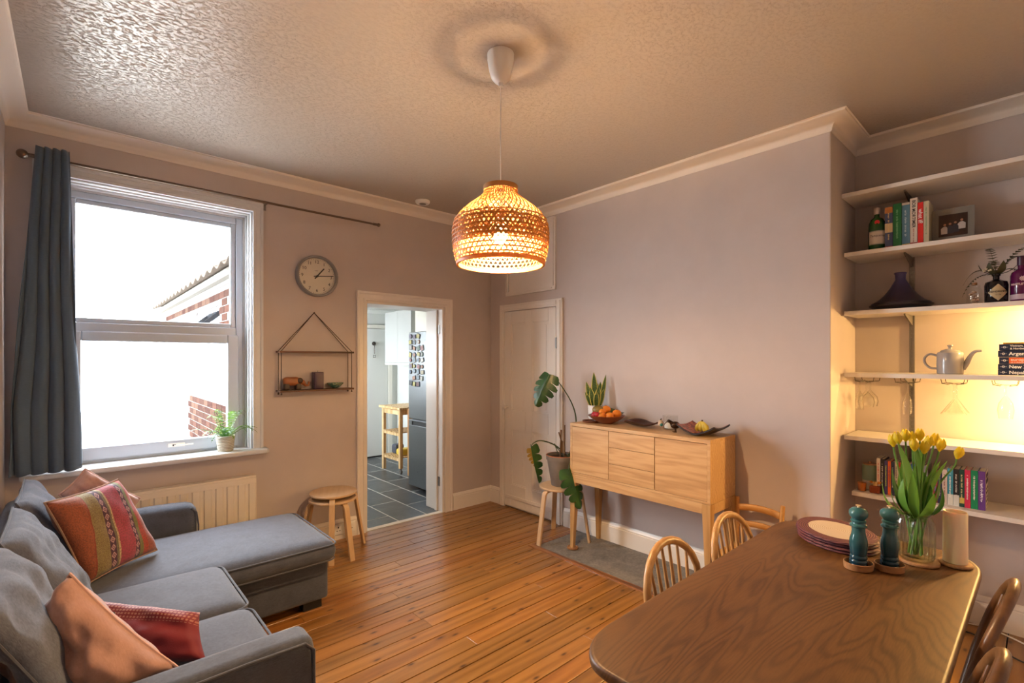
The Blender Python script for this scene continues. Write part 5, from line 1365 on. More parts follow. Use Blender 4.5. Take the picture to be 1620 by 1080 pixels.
right = [('red and blue paperback right of the tulips', .018, .185, (.35, .06, .05), 'ISLE', (.1, .2, .4)), ('navy paperback between the red and the cream ones', .018, .185, (.03, .03, .07), 'TIDE', (.7, .6, .6)),
         ('cream paperback right of the tulips', .021, .190, (.62, .50, .42), 'OUTSIDE', (.3, .1, .1)), ('teal and white paperback with a boat-like picture', .024, .200, (.05, .28, .38), 'On the Road', (.85, .85, .8)),
         ('black paperback with white lettering right of the teal one', .024, .200, (.02, .018, .02), 'THE THURSDAY', (.7, .65, .55)), ('dark green paperback with a gold foot', .020, .202, (.02, .07, .05), 'Small Gods', (.75, .6, .3)),
         ('pinkish red paperback among the right-hand books', .024, .203, (.58, .03, .09), 'Love Letters', (.9, .8, .8)), ('emerald green paperback with white script', .028, .204, (.01, .24, .10), 'Grace', (.9, .9, .85))]
yy = -3.549
for lab, wd, h_, c_, ti, tc in right:
    bd = ((0, .06, (.65, .65, .6)),) if 'teal' in lab else (((0.02, .05, (.6, .45, .1)),) if 'gold' in lab else ())
    book(lab, pbx, yy, b0, wd, h_, .13, c_, ti, tc, .015, group=g, name='paperback', bands=bd, bold=.0004); yy -= wd + .0004
lb = book('purple paperback at the right end, its printed cream cover showing', pbx, yy, b0, .028, .205, .132, (.13, .045, .24), 'Go', (.9, .85, .9), .022, group=g, name='paperback', title_z=.09, bold=.0004)
MB().box(.003, -.0150, .0, .131, -.0138, .205).build('front_cover', plain('cream_printed_cover', (.62, .55, .46), .5), lb, smooth=False)
for k_, (ln_, zz, sz) in enumerate(((.09, .112, .014), (.10, .09, .014), (.07, .066, .012), (.09, .045, .010), (.06, .022, .010))):
    faint_print(lb, blk, (.067, -.0152, zz), (1, 0, 0), (0, 0, 1), ln_, sz, k_)
for s_, zz, sz in (('RICHARD', .178, .030), ('OSMAN', .148, .034)):
    text(s_, sz, plain('dark_print', (.05, .03, .06), .5) if s_ == 'RICHARD' else bpy.data.materials['dark_print'], lb, (.067, -.0156, zz), (1, 0, 0), (0, 0, 1), fit=.115, bold=.0005)

# ------------------------------------------------------------------ dining table
t = thing('dining_table', 'long dark elm dining table with rounded corners in the foreground', 'table', (-1.53, -3.478, 0))
tx0, tx1, ty = -.80, .80, .343
def outline(gx0, gx1, gy, n=14):
    pts = []
    rx, ry = .20, .13
    def corner(cx_, cy_, a0_, ex):
        for i in range(n + 1):
            a = a0_ + PI / 2 * i / n; c_, s_ = math.cos(a), math.sin(a)
            pts.append((cx_ + ex * (abs(c_) ** .9) * (1 if c_ > 0 else -1), cy_ + ry * (abs(s_) ** .9) * (1 if s_ > 0 else -1)))
    corner(gx1 - rx, gy - ry, 0, rx); corner(gx0 + rx, gy - ry, PI / 2, rx); corner(gx0 + rx, -gy + ry, PI, rx); corner(gx1 - rx, -gy + ry, PI * 1.5, rx)
    # belly of the short ends
    out = []
    for x_, y_ in pts: out.append((x_, y_))
    return out
ol = outline(tx0, tx1, ty)
q = MB(); n = len(ol); rings = [(.985, .716), (1.0, .722), (1.004, .731), (1.0, .740), (.990, .7445), (.972, .745)]
V = []
for k_, z_ in rings:
    for x_, y_ in ol: V.append((x_ - (1 - k_) * .34 * (1 if x_ > 0 else -1), y_ * (1 - (1 - k_) * 1.0), z_))
F = [(i * n + j, i * n + (j + 1) % n, (i + 1) * n + (j + 1) % n, (i + 1) * n + j) for i in range(len(rings) - 1) for j in range(n)]
F += [tuple(range(n - 1, -1, -1)), tuple(range((len(rings) - 1) * n, len(rings) * n))]
q.add(V, F).build('tabletop', M['table'], t, angle=50)
for sx in (-1, 1):
    for sy in (-1, 1):
        MB().tube([(sx * .56, sy * .20, .715), (sx * .59, sy * .225, .4), (sx * .62, sy * .25, 0)], [.024, .022, .014], 16).build('leg', M['elmdark'], t)
    MB().box(sx * .56 - .03, -.25, .69, sx * .56 + .03, .25, .7155).build('bearer', M['elmdark'], t, bevel=.003, smooth=False)
TT = .7455

# placemats
pmat = NT('purple_woven_rush'); wv = pmat.add('ShaderNodeTexWave', wave_type='RINGS', rings_direction='Z'); wv.inputs['Scale'].default_value = 38; wv.inputs['Distortion'].default_value = .8
pmat.link(pmat.coords(), wv.inputs['Vector']); pmat.base(pmat.ramp(wv.outputs['Fac'], [(.2, (.055, .012, .022)), (.7, (.14, .035, .045))])); pmat.bump(wv.outputs['Fac'], .6, .002); pmat.set(Roughness=.7)
pin = NT('natural_woven_rush'); wv = pin.add('ShaderNodeTexWave', wave_type='RINGS', rings_direction='Z'); wv.inputs['Scale'].default_value = 45; wv.inputs['Distortion'].default_value = .8
pin.link(pin.coords(), wv.inputs['Vector']); pin.base(pin.ramp(wv.outputs['Fac'], [(.2, (.40, .31, .24)), (.7, (.56, .47, .38))])); pin.bump(wv.outputs['Fac'], .6, .002); pin.set(Roughness=.75)
labs = ['purple woven oval placemat at the bottom of the stack', 'purple woven oval placemat second from the bottom', 'purple woven oval placemat just under the top one', 'purple woven oval placemat with pale centre on top of the stack']
rp = random.Random(4)
for i in range(4):
    t = thing('placemat', labs[i], 'placemat', (-.925 + rp.uniform(-.004, .004), -3.385 + rp.uniform(-.004, .004), TT + i * .0115), R(42 + rp.uniform(-4, 4)), 'stack of placemats')
    MB().lathe([(.150, 0), (.166, .001), (.171, .0055), (.166, .0105), (.118, .0108), (.118, .004)], 56, cap=False, sx=1.0, sy=.80).lathe([(1e-4, .0002), (.150, .0002)], 56, cap=False, sy=.80).build('woven_rim', pmat.m, t)
    MB().lathe([(.1178, .0101), (.06, .0106), (1e-4, .0107)], 48, cap=False, sy=.80).build('woven_centre', pin.m, t)
tagm = plain('white_tag', (.8, .78, .75), .5)

# pepper and salt mills in wooden oval trays
def tray(lab, x_, y_):
    o = MB().lathe([(.040, 0), (.046, .002), (.048, .024), (.045, .025), (.042, .008), (1e-4, .007)], 40, sx=1.0, sy=.85).build('oval_tray', M['coaster'], loc=(x_, y_, TT), rot=(0, 0, R(-42)))
    tag(o, lab, 'tray'); return o
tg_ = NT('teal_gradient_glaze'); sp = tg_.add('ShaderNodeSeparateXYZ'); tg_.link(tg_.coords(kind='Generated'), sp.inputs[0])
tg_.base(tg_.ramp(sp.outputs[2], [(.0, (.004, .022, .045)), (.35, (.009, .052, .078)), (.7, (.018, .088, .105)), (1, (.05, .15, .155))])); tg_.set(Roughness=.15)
def mill(lab, x_, y_):
    t = thing('pepper_mill', lab, 'mill', (x_, y_, TT + .0075))
    pr1 = [(.0285, 0), (.030, .003), (.029, .010), (.0265, .014), (.0285, .018), (.0275, .026), (.025, .029), (.0272, .033), (.0262, .041), (.024, .044), (.0258, .048), (.0262, .058), (.028, .072), (.0285, .085), (.027, .100), (.0225, .116), (.0205, .130), (.0215, .142), (.0262, .146), (.0268, .152), (.0215, .156), (.0205, .160), (.0235, .163), (.024, .168), (.0195, .171), (.0225, .176), (.0285, .184), (.0298, .193), (.0275, .203), (.019, .211), (.006, .2135), (1e-4, .2137)]
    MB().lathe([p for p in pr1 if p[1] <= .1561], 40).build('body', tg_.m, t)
    MB().lathe([p for p in pr1 if p[1] >= .156], 40, cap=False).build('turning_head', plain('teal_head_glaze', (.035, .125, .140), .15) if 'teal_head_glaze' not in bpy.data.materials else bpy.data.materials['teal_head_glaze'], t)
    MB().lathe([(.004, .2135), (.003, .218), (.009, .2195), (.009, .2215), (1e-4, .222)], 18).build('top_nut', plain('brass_nut', (.75, .62, .38), .3, .7) if 'brass_nut' not in bpy.data.materials else bpy.data.materials['brass_nut'], t)
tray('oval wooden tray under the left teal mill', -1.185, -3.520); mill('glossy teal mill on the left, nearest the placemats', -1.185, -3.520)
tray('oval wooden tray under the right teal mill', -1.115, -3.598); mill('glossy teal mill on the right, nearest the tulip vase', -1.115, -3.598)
def coaster(lab, x_, y_, r_):
    o = MB().lathe([(r_ - .004, 0), (r_, .003), (r_, .009), (r_ - .003, .012), (1e-4, .012)], 36).build('coaster', M['coaster'], loc=(x_, y_, TT)); tag(o, lab, 'coaster')
coaster('round wooden coaster with bark edge under the glass vase', -.955, -3.655, .062)
coaster('round wooden coaster under the cream candle', -.885, -3.750, .050)
# glass vase
VX, VY = -.955, -3.648; VZ = TT + .0125
t = thing('glass_vase', 'ribbed clear glass jar vase half filled with water', 'vase', (VX, VY, VZ))
vp = [(.045, 0), (.051, .004), (.054, .012), (.0555, .03), (.0555, .11), (.053, .135), (.046, .152), (.041, .160), (.042, .166), (.049, .172), (.0505, .177), (.047, .180)]
def ribbed(prof_, amp, n=72):
    def fn(u_, v_):
        k_ = v_ * (len(prof_) - 1); i = min(int(k_), len(prof_) - 2); f_ = k_ - i
        r_ = prof_[i][0] + (prof_[i + 1][0] - prof_[i][0]) * f_; z_ = prof_[i][1] + (prof_[i + 1][1] - prof_[i][1]) * f_
        a = 2 * PI * u_
        if .02 < z_ < .16: r_ += amp * math.cos(24 * a)
        return (r_ * math.cos(a), r_ * math.sin(a), z_)
    return fn
MB().grid(ribbed(vp, .0018), 144, (len(vp) - 1) * 2, closeu=True).build('glass_body', M['vglass'], t)
MB().lathe([(1e-4, .001), (.044, .001), (.049, .006), (1e-4, .012)], 36, cap=False).build('glass_base', M['glass'], t)
wat = glass('water', (.93, .96, .92), (.60, .68, .60), .0); MB().lathe([(1e-4, .014), (.049, .014), (.0525, .03), (.0525, .075), (1e-4, .0755)], 40, cap=False).build('water', wat, t)
# tulips
gs = translucent('tulip_stem_green', (.16, .33, .06), .25, .45); gl2 = translucent('tulip_leaf_green', (.14, .32, .045), .35, .4); gl3 = translucent('tulip_leaf_dark', (.05, .17, .035), .3, .4)
yel = translucent('tulip_yellow', (.82, .66, .03), .35, .45)
heads = [(-.064, .0, .405, 'yellow tulip at the far left of the bunch'), (-.052, .04, .388, 'yellow tulip second from the left, slightly lower'), (-.030, -.03, .385, 'yellow tulip left of centre at the front'),
         (-.014, .03, .410, 'tall yellow tulip just left of the centre'), (.004, -.03, .375, 'low yellow tulip in the middle front of the bunch'), (.018, .04, .400, 'yellow tulip behind the middle of the bunch'),
         (.034, -.01, .392, 'yellow tulip right of the centre'), (.040, .03, .412, 'tall yellow tulip at the back right'), (.060, -.03, .385, 'yellow tulip at the right front of the bunch'), (.074, .01, .398, 'yellow tulip at the upper right of the bunch'), (.152, .0, .350, 'single yellow tulip leaning far out to the right')]
TB = Vector((VX, VY, VZ))
rt2 = Vector((.743, -.67, 0)); fw2 = Vector((.67, .743, 0))
rq = random.Random(8)
for i, (a, dep, hz, lab) in enumerate(heads):
    hp = rt2 * a + fw2 * dep + Vector((0, 0, hz + .02 - .0))
    base = (rt2 * a + fw2 * dep * 1.2) * -.12 + Vector((.018 * math.cos(i * 2.4), .018 * math.sin(i * 2.4), .018)); neck = (rt2 * max(-.09, min(.09, a)) + fw2 * dep) * .30 + Vector((.014 * math.cos(i * 2.4), .014 * math.sin(i * 2.4), 0)) + Vector((0, 0, .165))
    d = (hp - neck).normalized()
    if a > .1: d = Vector((d.x, d.y, d.z + .4)).normalized()
    t = thing('tulip', lab, 'flower', TB + hp)
    midp = neck.lerp(hp, .55) + (rt2 * a) * .10 * -1
    MB().ctube([base - hp, neck * .5 + base * .5 - hp, neck - hp, midp - hp, -d * .03, Vector((0, 0, 0))], [.0035, .0035, .0035, .003, .003, .003], 8).build('stem', gs, t)
    xa = d.orthogonal().normalized(); ya = d.cross(xa)
    for k_ in range(6):
        a0_ = 2 * PI * k_ / 6 + rq.uniform(-.1, .1); inner = k_ % 2
        def petal(u_, v_, a0_=a0_, inner=inner):
            L = .048; rad = (.0175 - .0015 * inner) * math.sin(min(1, v_ * 1.25 + .12) * PI * .5) * (1 - .52 * max(0, v_ - .45) ** 1.1 / .55)
            wa = .62 * (math.sin(PI * (v_ * .82 + .14)) ** .7)
            aa = a0_ + (u_ - .5) * 2 * wa
            p = xa * math.cos(aa) * rad + ya * math.sin(aa) * rad + d * (v_ * L)
            return tuple(p)
        MB().grid(petal, 6, 8).build('petal', yel, t)
    if True:
        # one or two broad leaves per stem
        for _ in range(2 if i % 3 == 0 else 1):
            az = rq.uniform(0, 2 * PI); out = Vector((math.cos(az), math.sin(az), 0))
            q = MB(); tipz = rq.uniform(.24, .40); ro = rq.uniform(.04, .085)
            if i in (1, 4, 8): tipz = .27; ro = .10
            if out.dot(fw2) < -.2: tipz = min(tipz, .33)
            pb = Vector((0, 0, .15)) + out * .012; pt_ = out * ro + Vector((0, 0, tipz))
            blade(q, pb - hp, pt_ - hp, rq.uniform(.016, .026), rq.uniform(.012, .03), 10, nrm=Vector((-out.y, out.x, 0)))
            o = q.build('leaf', [gl2 if rq.random() < .6 else gl3] * 2, t, merge=True)
    if i in (0, 3, 6, 8, 9):
        q = MB(); lp = neck - hp
        a2 = {0: -.085, 3: -.02, 6: .02, 8: .10, 9: .075}[i]
        blade(q, lp - Vector((0, 0, .03)), rt2 * a2 + fw2 * (-.02) + Vector((0, 0, .44 if i < 7 else .37)) - hp, .022, .02 if a2 < 0 else -.02, 10, nrm=rt2 + fw2 * .3)
        q.build('leaf', [gl2] * 2, t, merge=True)
# cream candle
t = thing('cream_candle', 'tall cream pillar candle on a wooden coaster at the table corner', 'candle', (-.885, -3.750, TT + .0125))
wx = NT('cream_wax'); wx.base((.88, .76, .54)); wx.set(Roughness=.4, Subsurface_Weight=.3, Subsurface_Scale=.02)
MB().lathe([(.034, 0), (.0355, .003), (.0345, .160), (.035, .178), (.033, .184), (.029, .181), (.026, .170), (1e-4, .166)], 40).build('wax', wx.m, t)
MB().tube([(0, 0, .162), (.001, .001, .174)], .0014, 6).build('wick', blk, t)
# wine bottle-ish things glimpsed between the mills: crossed wooden rack on the floor
t = thing('wine_rack', 'crossed wooden slats with a dark bottle glimpsed between the mills', 'wine rack', (.20, -3.42, 0))
MB().obox((0, -.03, .28), (0, .70, .71), (1, 0, 0), (0, -.71, .70), .19, .012, .012).obox((0.03, -.03, .28), (0, -.70, .71), (1, 0, 0), (0, .71, .70), .19, .012, .012).build('cross_slats', M['coaster'], t, smooth=False)
MB().box(-.02, -.18, 0, .25, -.155, .15).box(-.02, .095, 0, .25, .12, .15).build('feet', M['coaster'], t, smooth=False)
t = thing('wine_bottle', 'dark wine bottle lying in the crossed rack behind the mills', 'bottle', (.05, -3.47, .40))
MB().lathe([(.036, 0), (.037, .16), (.03, .19), (.014, .21), (.014, .27)], 24).build('glass_body', plain('dark_wine_glass', (.012, .006, .006), .1), t, rot=(0, R(-90), 0), loc=(.16, 0, 0))
MB().lathe([(.0155, .225), (.0155, .272)], 16).build('foil', redp, t, rot=(0, R(-90), 0), loc=(.16, 0, 0))

# ------------------------------------------------------------------ hoop-back chairs
def hoop_chair(name, lab, loc, rz, mat, group=None, H=.80, tilt=9, nsp=6):
    """faces local +Y, hoop back at -Y"""
    t = thing(name, lab, 'chair', loc, rz, group)
    SH = .43
    def seat(u_, v_): return None
    n = 36; ring = []
    for i in range(n):
        a = 2 * PI * i / n; c_, s_ = math.cos(a), math.sin(a)
        x_ = .195 * abs(c_) ** .8 * (1 if c_ > 0 else -1); y_ = .185 * abs(s_) ** .8 * (1 if s_ > 0 else -1)
        x_ *= 1 + .08 * (y_ / .185); ring.append((x_, y_))
    V = []; R_ = [(.92, SH - .032), (1, SH - .022), (1, SH - .008), (.95, SH), (.7, SH - .006)]
    for k_, z_ in R_: V += [(x_ * k_, y_ * k_, z_) for x_, y_ in ring]
    F = [(i * n + j, i * n + (j + 1) % n, (i + 1) * n + (j + 1) % n, (i + 1) * n + j) for i in range(len(R_) - 1) for j in range(n)] + [tuple(range(n - 1, -1, -1)), tuple(range(4 * n, 5 * n))]
    MB().add(V, F).build('seat', mat, t, angle=45)
    tn = math.tan(R(tilt))
    def bp(x_, z_): return Vector((x_, -.165 - (z_ - SH) * tn - .035 * (1 - (x_ / .2) ** 2) * .6, z_))
    hp = []
    hh = H - SH; wmax = .185
    pts2 = [(-.145, 0), (-.165, .06), (-.180, .13), (-.183, .19)]
    for k_ in range(1, 12):
        a = PI - PI * k_ / 12; pts2.append((wmax * math.cos(a), .19 + (hh - .19) * math.sin(a) ** .9))
    pts2 += [(.183, .19), (.180, .13), (.165, .06), (.145, 0)]
    hp = [bp(x_, SH + z_) for x_, z_ in pts2]
    MB().tube(hp, .0135, 12, sx=1.15, upv=(0, 1, 0)).build('hoop', mat, t)
    def topz(x_): 
        best = max((p for p in pts2), key=lambda p: -abs(p[0] - x_) + (p[1] > .15) * 10)
        k_ = math.acos(max(-1, min(1, x_ / wmax))); return .19 + (hh - .19) * math.sin(k_) ** .9
    for i in range(nsp):
        x_ = -.11 + .22 * i / (nsp - 1); xt = x_ * 1.18
        p0 = bp(x_ * .8, SH - .004); p1 = bp(xt, SH + topz(xt) - .006)
        MB().tube([p0, p0.lerp(p1, .35), p1], [.0065, .0085, .0055], 10).build('spindle', mat, t)
    fr = [(.15, .14), (-.15, .14), (.14, -.13), (-.14, -.13)]
    for x_, y_ in fr:
        MB().tube([(x_, y_, SH - .02), (x_ * 1.15, y_ * 1.18, .22), (x_ * 1.3, y_ * 1.40, 0)], [.013, .019, .012], 12).build('leg', mat, t)
    for s in (-1, 1): MB().tube([(s * .1715, .160, .20), (s * .166, 0, .20), (s * .163, -.152, .20)], [.007, .011, .007], 8).build('stretcher', mat, t)
    MB().tube([(-.166, 0, .20), (0, 0, .20), (.166, 0, .20)], [.007, .011, .007], 8).build('stretcher', mat, t)
    return t
hoop_chair('hoop_back_chair', 'pale hoop-back spindle chair nearer the sofa on the far side of the table', (-1.600, -3.235, 0), R(180), M['elm'])
hoop_chair('hoop_back_chair', 'pale hoop-back spindle chair nearer the alcove on the far side of the table', (-1.115, -3.250, 0), R(180), M['elm'])
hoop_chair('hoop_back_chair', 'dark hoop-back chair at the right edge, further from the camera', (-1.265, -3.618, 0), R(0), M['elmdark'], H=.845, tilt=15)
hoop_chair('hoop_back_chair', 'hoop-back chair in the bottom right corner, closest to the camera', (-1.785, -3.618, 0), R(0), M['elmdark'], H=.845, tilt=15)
# small ladder-back chair by the wall
t = thing('small_ladder_chair', 'small pine ladder-back chair by the wall right of the sideboard', 'chair', (-.255, -2.755, 0), R(-2))
for s in (-1, 1):
    MB().tube([(.14, s * .128, 0), (.14, s * .128, .30), (.165, s * .138, .61)], .0135, 10).build('back_post', M['pine'], t)
    MB().tube([(-.13, s * .13, 0), (-.13, s * .13, .30)], .0135, 10).build('front_leg', M['pine'], t)
    MB().tube([(-.13, s * .13, .15), (.14, s * .128, .15)], .008, 8).build('stretcher', M['pine'], t)
for z_, hh in ((.545, .04), (.44, .035)):
    def rail(u_, v_, z_=z_, hh=hh):
        y_ = (u_ - .5) * .262; return (.158 + .025 * (1 - (2 * u_ - 1) ** 2) * 0 - .03 * (1 - (2 * u_ - 1) ** 2) * -1 * .6, y_, z_ - hh / 2 + hh * v_ + .012 * (1 - (2 * u_ - 1) ** 2))
    o = MB().grid(rail, 14, 2).build('back_slat', M['pine'], t); sd = o.modifiers.new('thick', 'SOLIDIFY'); sd.thickness = .012; sd.offset = 0
MB().rbox(-.15, -.15, .30, .15, .15, .322, .012, 4).build('seat', M['pine'], t)

# cables on the floor by the alcove
tag(MB().ctube([(.50, -3.50, .006), (.46, -3.62, .006), (.49, -3.74, .006), (.44, -3.86, .006), (.30, -4.05, .006), (.1, -4.3, .006)], .004, 8).build('white_cable', M['white']), 'white cable lying along the alcove floor', 'cable')
tag(MB().ctube([(.48, -3.45, .005), (.36, -3.60, .005), (.34, -3.72, .005), (.22, -3.85, .005), (.12, -4.02, .005), (-.1, -4.3, .005)], .0035, 8).build('black_cable', M['black']), 'black cable looping over the floorboards in the alcove', 'cable')

# ------------------------------------------------------------------ sofa
t = thing('corner_sofa', 'grey fabric chaise sofa with piped cushions under the window', 'sofa', (-2.9, -1.2, 0))
O = Vector((-2.9, -1.2, 0))
def sb(name, x0, y0, z0, x1, y1, z1, r, mat=None, top=0, sides=0, n=10, wob=0):
    q = MB().rbox(x0 - O.x, y0 - O.y, z0, x1 - O.x, y1 - O.y, z1, r, n, top, sides, wob)
    return q.build(name, mat or M['sofa'], t, angle=60, merge=True)
sb('chaise_base', -3.54, -1.05, .055, -2.14, -.36, .285, .02)
sb('sofa_base', -3.54, -2.42, .055, -2.78, -1.052, .30, .02)
sb('back_frame', -3.565, -2.42, .10, -3.47, -.20, .74, .04)
sb('far_arm', -3.50, -.355, .06, -2.70, -.19, .575, .055, top=.015)
sb('near_arm', -3.50, -2.388, .06, -2.70, -2.252, .600, .036, top=.006)
def pipe_rect(name, x0, y0, x1, y1, z, r, bulge=0.0, rad=.05):
    pts = []
    for cx_, cy_, a0_ in ((x1 - rad, y1 - rad, 0), (x0 + rad, y1 - rad, 90), (x0 + rad, y0 + rad, 180), (x1 - rad, y0 + rad, 270)):
        for k_ in range(5):
            a = R(a0_ + 22.5 * k_); pts.append((cx_ + rad * math.cos(a) - O.x, cy_ + rad * math.sin(a) - O.y, z))
    # add mid points
    out = []
    for i in range(len(pts)):
        a, b_ = Vector(pts[i]), Vector(pts[(i + 1) % len(pts)]); out.append(a)
        if (b_ - a).length > .12:
            for k_ in range(1, 6): out.append(a.lerp(b_, k_ / 6))
    MB().tube(out, r, 8, closed=True).build(name, M['piping'], t)
sb('chaise_cushion', -3.42, -1.115, .287, -2.115, -.345, .415, .055, top=.022, sides=.008, n=14)
pipe_rect('piping', -3.42, -1.12, -2.11, -.34, .395, .0045)
pipe_rect('piping', -3.42, -1.115, -2.115, -.345, .305, .0045)
sb('seat_cushion', -3.42, -1.675, .302, -2.725, -1.122, .455, .05, top=.018, sides=.006, n=12)
pipe_rect('piping', -3.42, -1.678, -2.722, -1.119, .437, .0045)
sb('seat_cushion', -3.42, -2.246, .302, -2.725, -1.682, .455, .05, top=.018, sides=.006, n=12)
pipe_rect('piping', -3.42, -2.248, -2.722, -1.679, .437, .0045)
for x0, y0, x1, y1 in ((-2.28, -1.02, -2.17, -.95), (-2.28, -.46, -2.17, -.39), (-3.5, -.3, -3.4, -.22), (-2.88, -2.40, -2.78, -2.3), (-3.5, -2.40, -3.4, -2.3)):
    MB().box(x0 - O.x, y0 - O.y, 0, x1 - O.x, y1 - O.y, .057).build('foot', M['black'], t, bevel=.003, smooth=False)
# arm piping
for nm, pts in (('piping', [(-3.45, -2.384, .588), (-2.9, -2.384, .592), (-2.735, -2.384, .588), (-2.708, -2.382, .56), (-2.704, -2.380, .08)]),
                ('piping', [(-2.70, -.352, .08), (-2.70, -.352, .45), (-2.71, -.35, .53), (-2.74, -.345, .56)])):
    MB().tube([Vector(p) - O for p in pts], .005, 8).build(nm, M['piping'], t)

def pillow4(name, lab, cat, TL, TR, BR, BL, thick, mat, group=None, parent=None, pipe=None, wr=.006, pw=.42, seed=0, pinch=.06, n=28, front=1.0, back=1.0):
    """cushion spanned by four corner points (seen from its front), both faces puffed"""
    TL, TR, BR, BL = map(Vector, (TL, TR, BR, BL)); c = (TL + TR + BR + BL) / 4
    X = ((TR - TL) + (BR - BL)).normalized(); Y = ((TL - BL) + (TR - BR)); Y = (Y - X * Y.dot(X)).normalized(); Z = X.cross(Y)
    mt = Matrix((X, Y, Z)).transposed(); inv = mt.transposed()
    if parent is not None: base = c - parent.location
    l = [inv @ (p - c) for p in (TL, TR, BR, BL)]
    def surf(u_, v_, side):
        a, b_ = u_ * 2 - 1, v_ * 2 - 1
        # concave edges between the corners
        pu = u_ + pinch * (.5 - u_) * (1 - b_ * b_) * .9; pv = v_ + pinch * (.5 - v_) * (1 - a * a) * .9
        p = (l[3] * (1 - pu) + l[2] * pu) * (1 - pv) + (l[0] * (1 - pu) + l[1] * pu) * pv
        h = max(0, (1 - a ** 4) * (1 - b_ ** 4)) ** pw
        w_ = wr * (math.sin(5.1 * a + 3 * b_ + seed) * math.sin(4.3 * b_ - 2 * a + seed * 2) + .5 * math.sin(11 * a * b_ + seed) + .45 * math.sin(17 * a - 6 * b_ + seed) * math.sin(8 * b_ + seed)) * h
        return tuple(p + Vector((0, 0, side * thick * h * (front if side > 0 else back) + w_)))
    q = MB(); q.grid(lambda u_, v_: surf(u_, v_, 1), n, n); q.grid(lambda u_, v_: surf(u_, v_, -1), n, n)
    o = q.build(name, mat, parent, merge=True, angle=75)
    M4 = mt.to_4x4(); M4.translation = base if parent is not None else c
    o.matrix_local = M4
    if lab: tag(o, lab, cat, group)
    if pipe:
        pts = [surf(i / n, 0, 1) for i in range(n)] + [surf(1, i / n, 1) for i in range(n)] + [surf(1 - i / n, 1, 1) for i in range(n)] + [surf(0, 1 - i / n, 1) for i in range(n)]
        e = MB().tube([Vector(p) for p in pts], .0045, 6, closed=True).build('piping', pipe, o)
    return o
# sofa back cushions
lilac = M['piping']
for i, (ya, yb) in enumerate(((-.40, -.98), (-1.05, -1.60), (-1.63, -2.22))):
    pillow4('back_cushion', None, None, (-3.475, yb, .875), (-3.480, ya, .875), (-3.255, ya - .0, .445), (-3.250, yb, .445), .062, M['sofab'], parent=t, pipe=lilac, wr=.011, seed=i * 1.7, pinch=.03, back=.6, pw=.35)

# ---- scatter cushions
def striped():
    t_ = NT('striped_woven'); tc = t_.add('ShaderNodeTexCoord'); sp_ = t_.add('ShaderNodeSeparateXYZ'); t_.link(tc.outputs['Object'], sp_.inputs[0])
    nz = t_.noise(t_.coords(), 14, 2); x_ = t_.math('ADD', sp_.outputs[0], t_.math('MULTIPLY', t_.math('SUBTRACT', nz, .5), .012)); y_ = sp_.outputs[1]
    u_ = t_.math('ADD', t_.math('MULTIPLY', x_, 1 / .37), .5)
    base = t_.ramp(u_, [(0, (.33, .085, .035)), (.16, (.27, .045, .025)), (.175, (.30, .235, .085)), (.34, (.33, .27, .11)), (.355, (.05, .015, .05)), (.445, (.16, .15, .09)), (.475, (.52, .38, .20)), (.50, (.36, .05, .085)), (.70, (.38, .06, .10)), (.715, (.05, .015, .05)), (.79, (.16, .17, .04)), (.85, (.38, .045, .02)), (.93, (.30, .08, .05))], 'CONSTANT')
    # diamonds inside the dark bands
    def band(center, wid):
        a = t_.math('ABSOLUTE', t_.math('MULTIPLY', t_.math('SUBTRACT', u_, center), 1 / wid))
        f = t_.math('ABSOLUTE', t_.math('SUBTRACT', t_.math('FRACT', t_.math('MULTIPLY', y_, 1 / .038)), .5))
        s_ = t_.math('ADD', a, t_.math('MULTIPLY', f, 2.0))
        inr = t_.math('LESS_THAN', t_.math('ABSOLUTE', t_.math('SUBTRACT', s_, .72)), .20)
        dot = t_.math('LESS_THAN', s_, .28)
        return t_.math('MULTIPLY', t_.math('MAXIMUM', inr, dot), t_.math('LESS_THAN', a, 1.0))
    m_ = t_.math('MAXIMUM', band(.400, .040), band(.752, .034))
    c_ = t_.mix(m_, base, (.52, .30, .30))
    # chevron speckle in the ochre stripe
    ch = t_.add('ShaderNodeTexChecker'); ch.inputs['Scale'].default_value = 260; t_.link(tc.outputs['Object'], ch.inputs['Vector'])
    och = t_.math('MULTIPLY', t_.math('MULTIPLY', t_.math('GREATER_THAN', u_, .175), t_.math('LESS_THAN', u_, .355)), ch.outputs['Fac'])
    c_ = t_.mix(t_.math('MULTIPLY', och, .6), c_, (.12, .09, .03))
    fn = t_.noise(t_.coords((1, 1, 1)), 160, 3, .6)
    c_ = t_.mix(t_.ramp(fn, [(.35, (.6, .6, .6)), (.6, (0, 0, 0))]), c_, (.10, .04, .025))
    t_.base(c_); t_.bump(fn, .5, .003); t_.set(Roughness=.85, Sheen_Weight=.2); return t_.m
pink = fabric('dusty_pink_velvet', (.44, .26, .215), (.345, .19, .155), 500, bump=.15, patch=6)
pinkl = fabric('pale_pink_velvet', (.52, .34, .31), (.42, .26, .235), 500, bump=.15, patch=6)
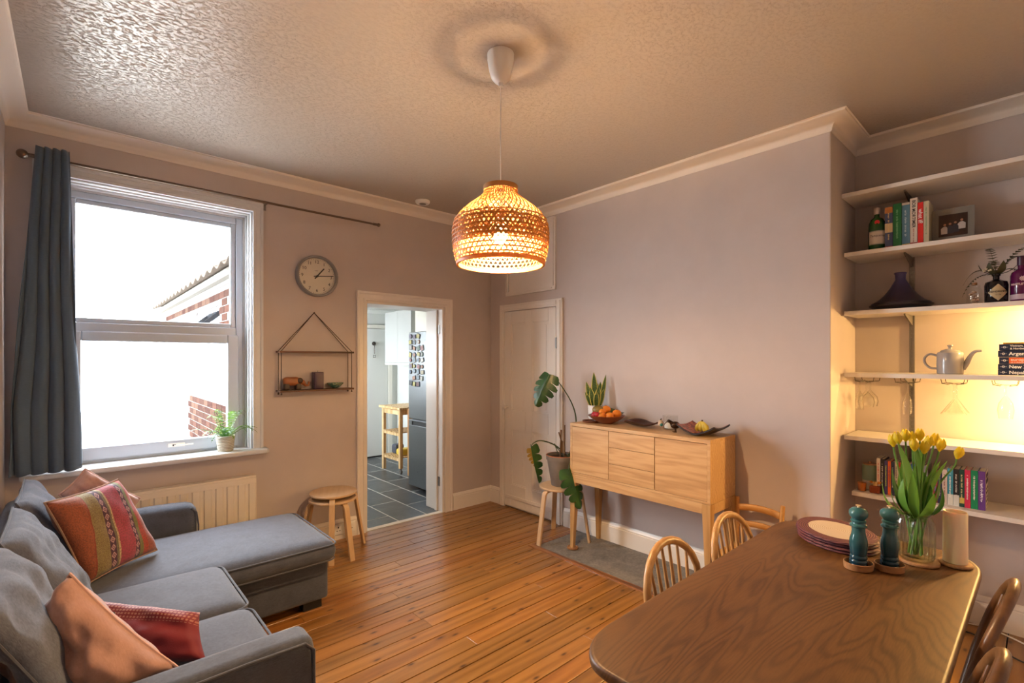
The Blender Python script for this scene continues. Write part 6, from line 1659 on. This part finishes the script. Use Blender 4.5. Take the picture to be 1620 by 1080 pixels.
pillow4('pink_cushion', 'pale pink cushion peeking out behind the striped cushion', 'cushion', (-3.345, -.62, .815), (-3.155, -.50, .895) if False else (-3.245, -.585, .925), (-3.005, -.47, .70), (-3.13, -.52, .49), .05, pinkl, pipe=plain('pink_piping', (.55, .36, .32), .8), wr=.008, seed=1)
pillow4('striped_cushion', 'red, ochre and purple striped woven cushion propped on the chaise', 'cushion', (-3.385, -1.00, .865), (-3.115, -.655, .860), (-2.950, -.705, .455), (-3.245, -.96, .445), .060, striped(), pipe=plain('woven_edge', (.35, .22, .15), .9), wr=.005, seed=2)
def crimson():
    t_ = NT('crimson_cushion'); tc = t_.add('ShaderNodeTexCoord'); sp_ = t_.add('ShaderNodeSeparateXYZ'); t_.link(tc.outputs['Object'], sp_.inputs[0])
    x_, y_ = sp_.outputs[0], sp_.outputs[1]
    f = t_.math('FRACT', t_.math('MULTIPLY', y_, 95)); g_ = t_.math('FRACT', t_.math('MULTIPLY', x_, 85))
    pat = t_.math('MULTIPLY', t_.math('GREATER_THAN', f, .45), t_.math('GREATER_THAN', t_.math('ADD', g_, t_.math('MULTIPLY', t_.noise(t_.coords(), 40, 2), .8)), .8))
    area = t_.math('GREATER_THAN', y_, .030)
    c_ = t_.mix(t_.math('MULTIPLY', pat, area), (.17, .001, .012), (.36, .15, .11))
    t_.base(c_); t_.bump(t_.noise(t_.coords(), 300, 2), .2, .002); t_.set(Roughness=.7, Sheen_Weight=.3); return t_.m
cr_ = pillow4('crimson_cushion', 'long crimson cushion with a patterned upper edge, half behind the pink one', 'cushion', (-3.36, -1.52, .640), (-2.950, -1.935, .590), (-2.950, -2.055, .470), (-3.30, -1.80, .465), .062, crimson(), wr=.006, seed=3, pw=.38, pinch=.05)
MB().rbox(-.02, -.035, 0, -.006, .03, .004, .002, 2).build('zip_tab', blk, cr_, loc=(-.04, .02, .060))
pillow4('pink_cushion', 'large dusty pink cushion in the front corner of the sofa', 'cushion', (-3.445, -1.88, .585), (-3.295, -1.985, .848), (-3.055, -2.225, .575), (-3.16, -2.235, .475) if False else (-3.335, -2.20, .462), .075, pink, wr=.017, seed=4, pinch=.08, pw=.40, pipe=plain('pink_seam', (.58, .36, .30), .8))
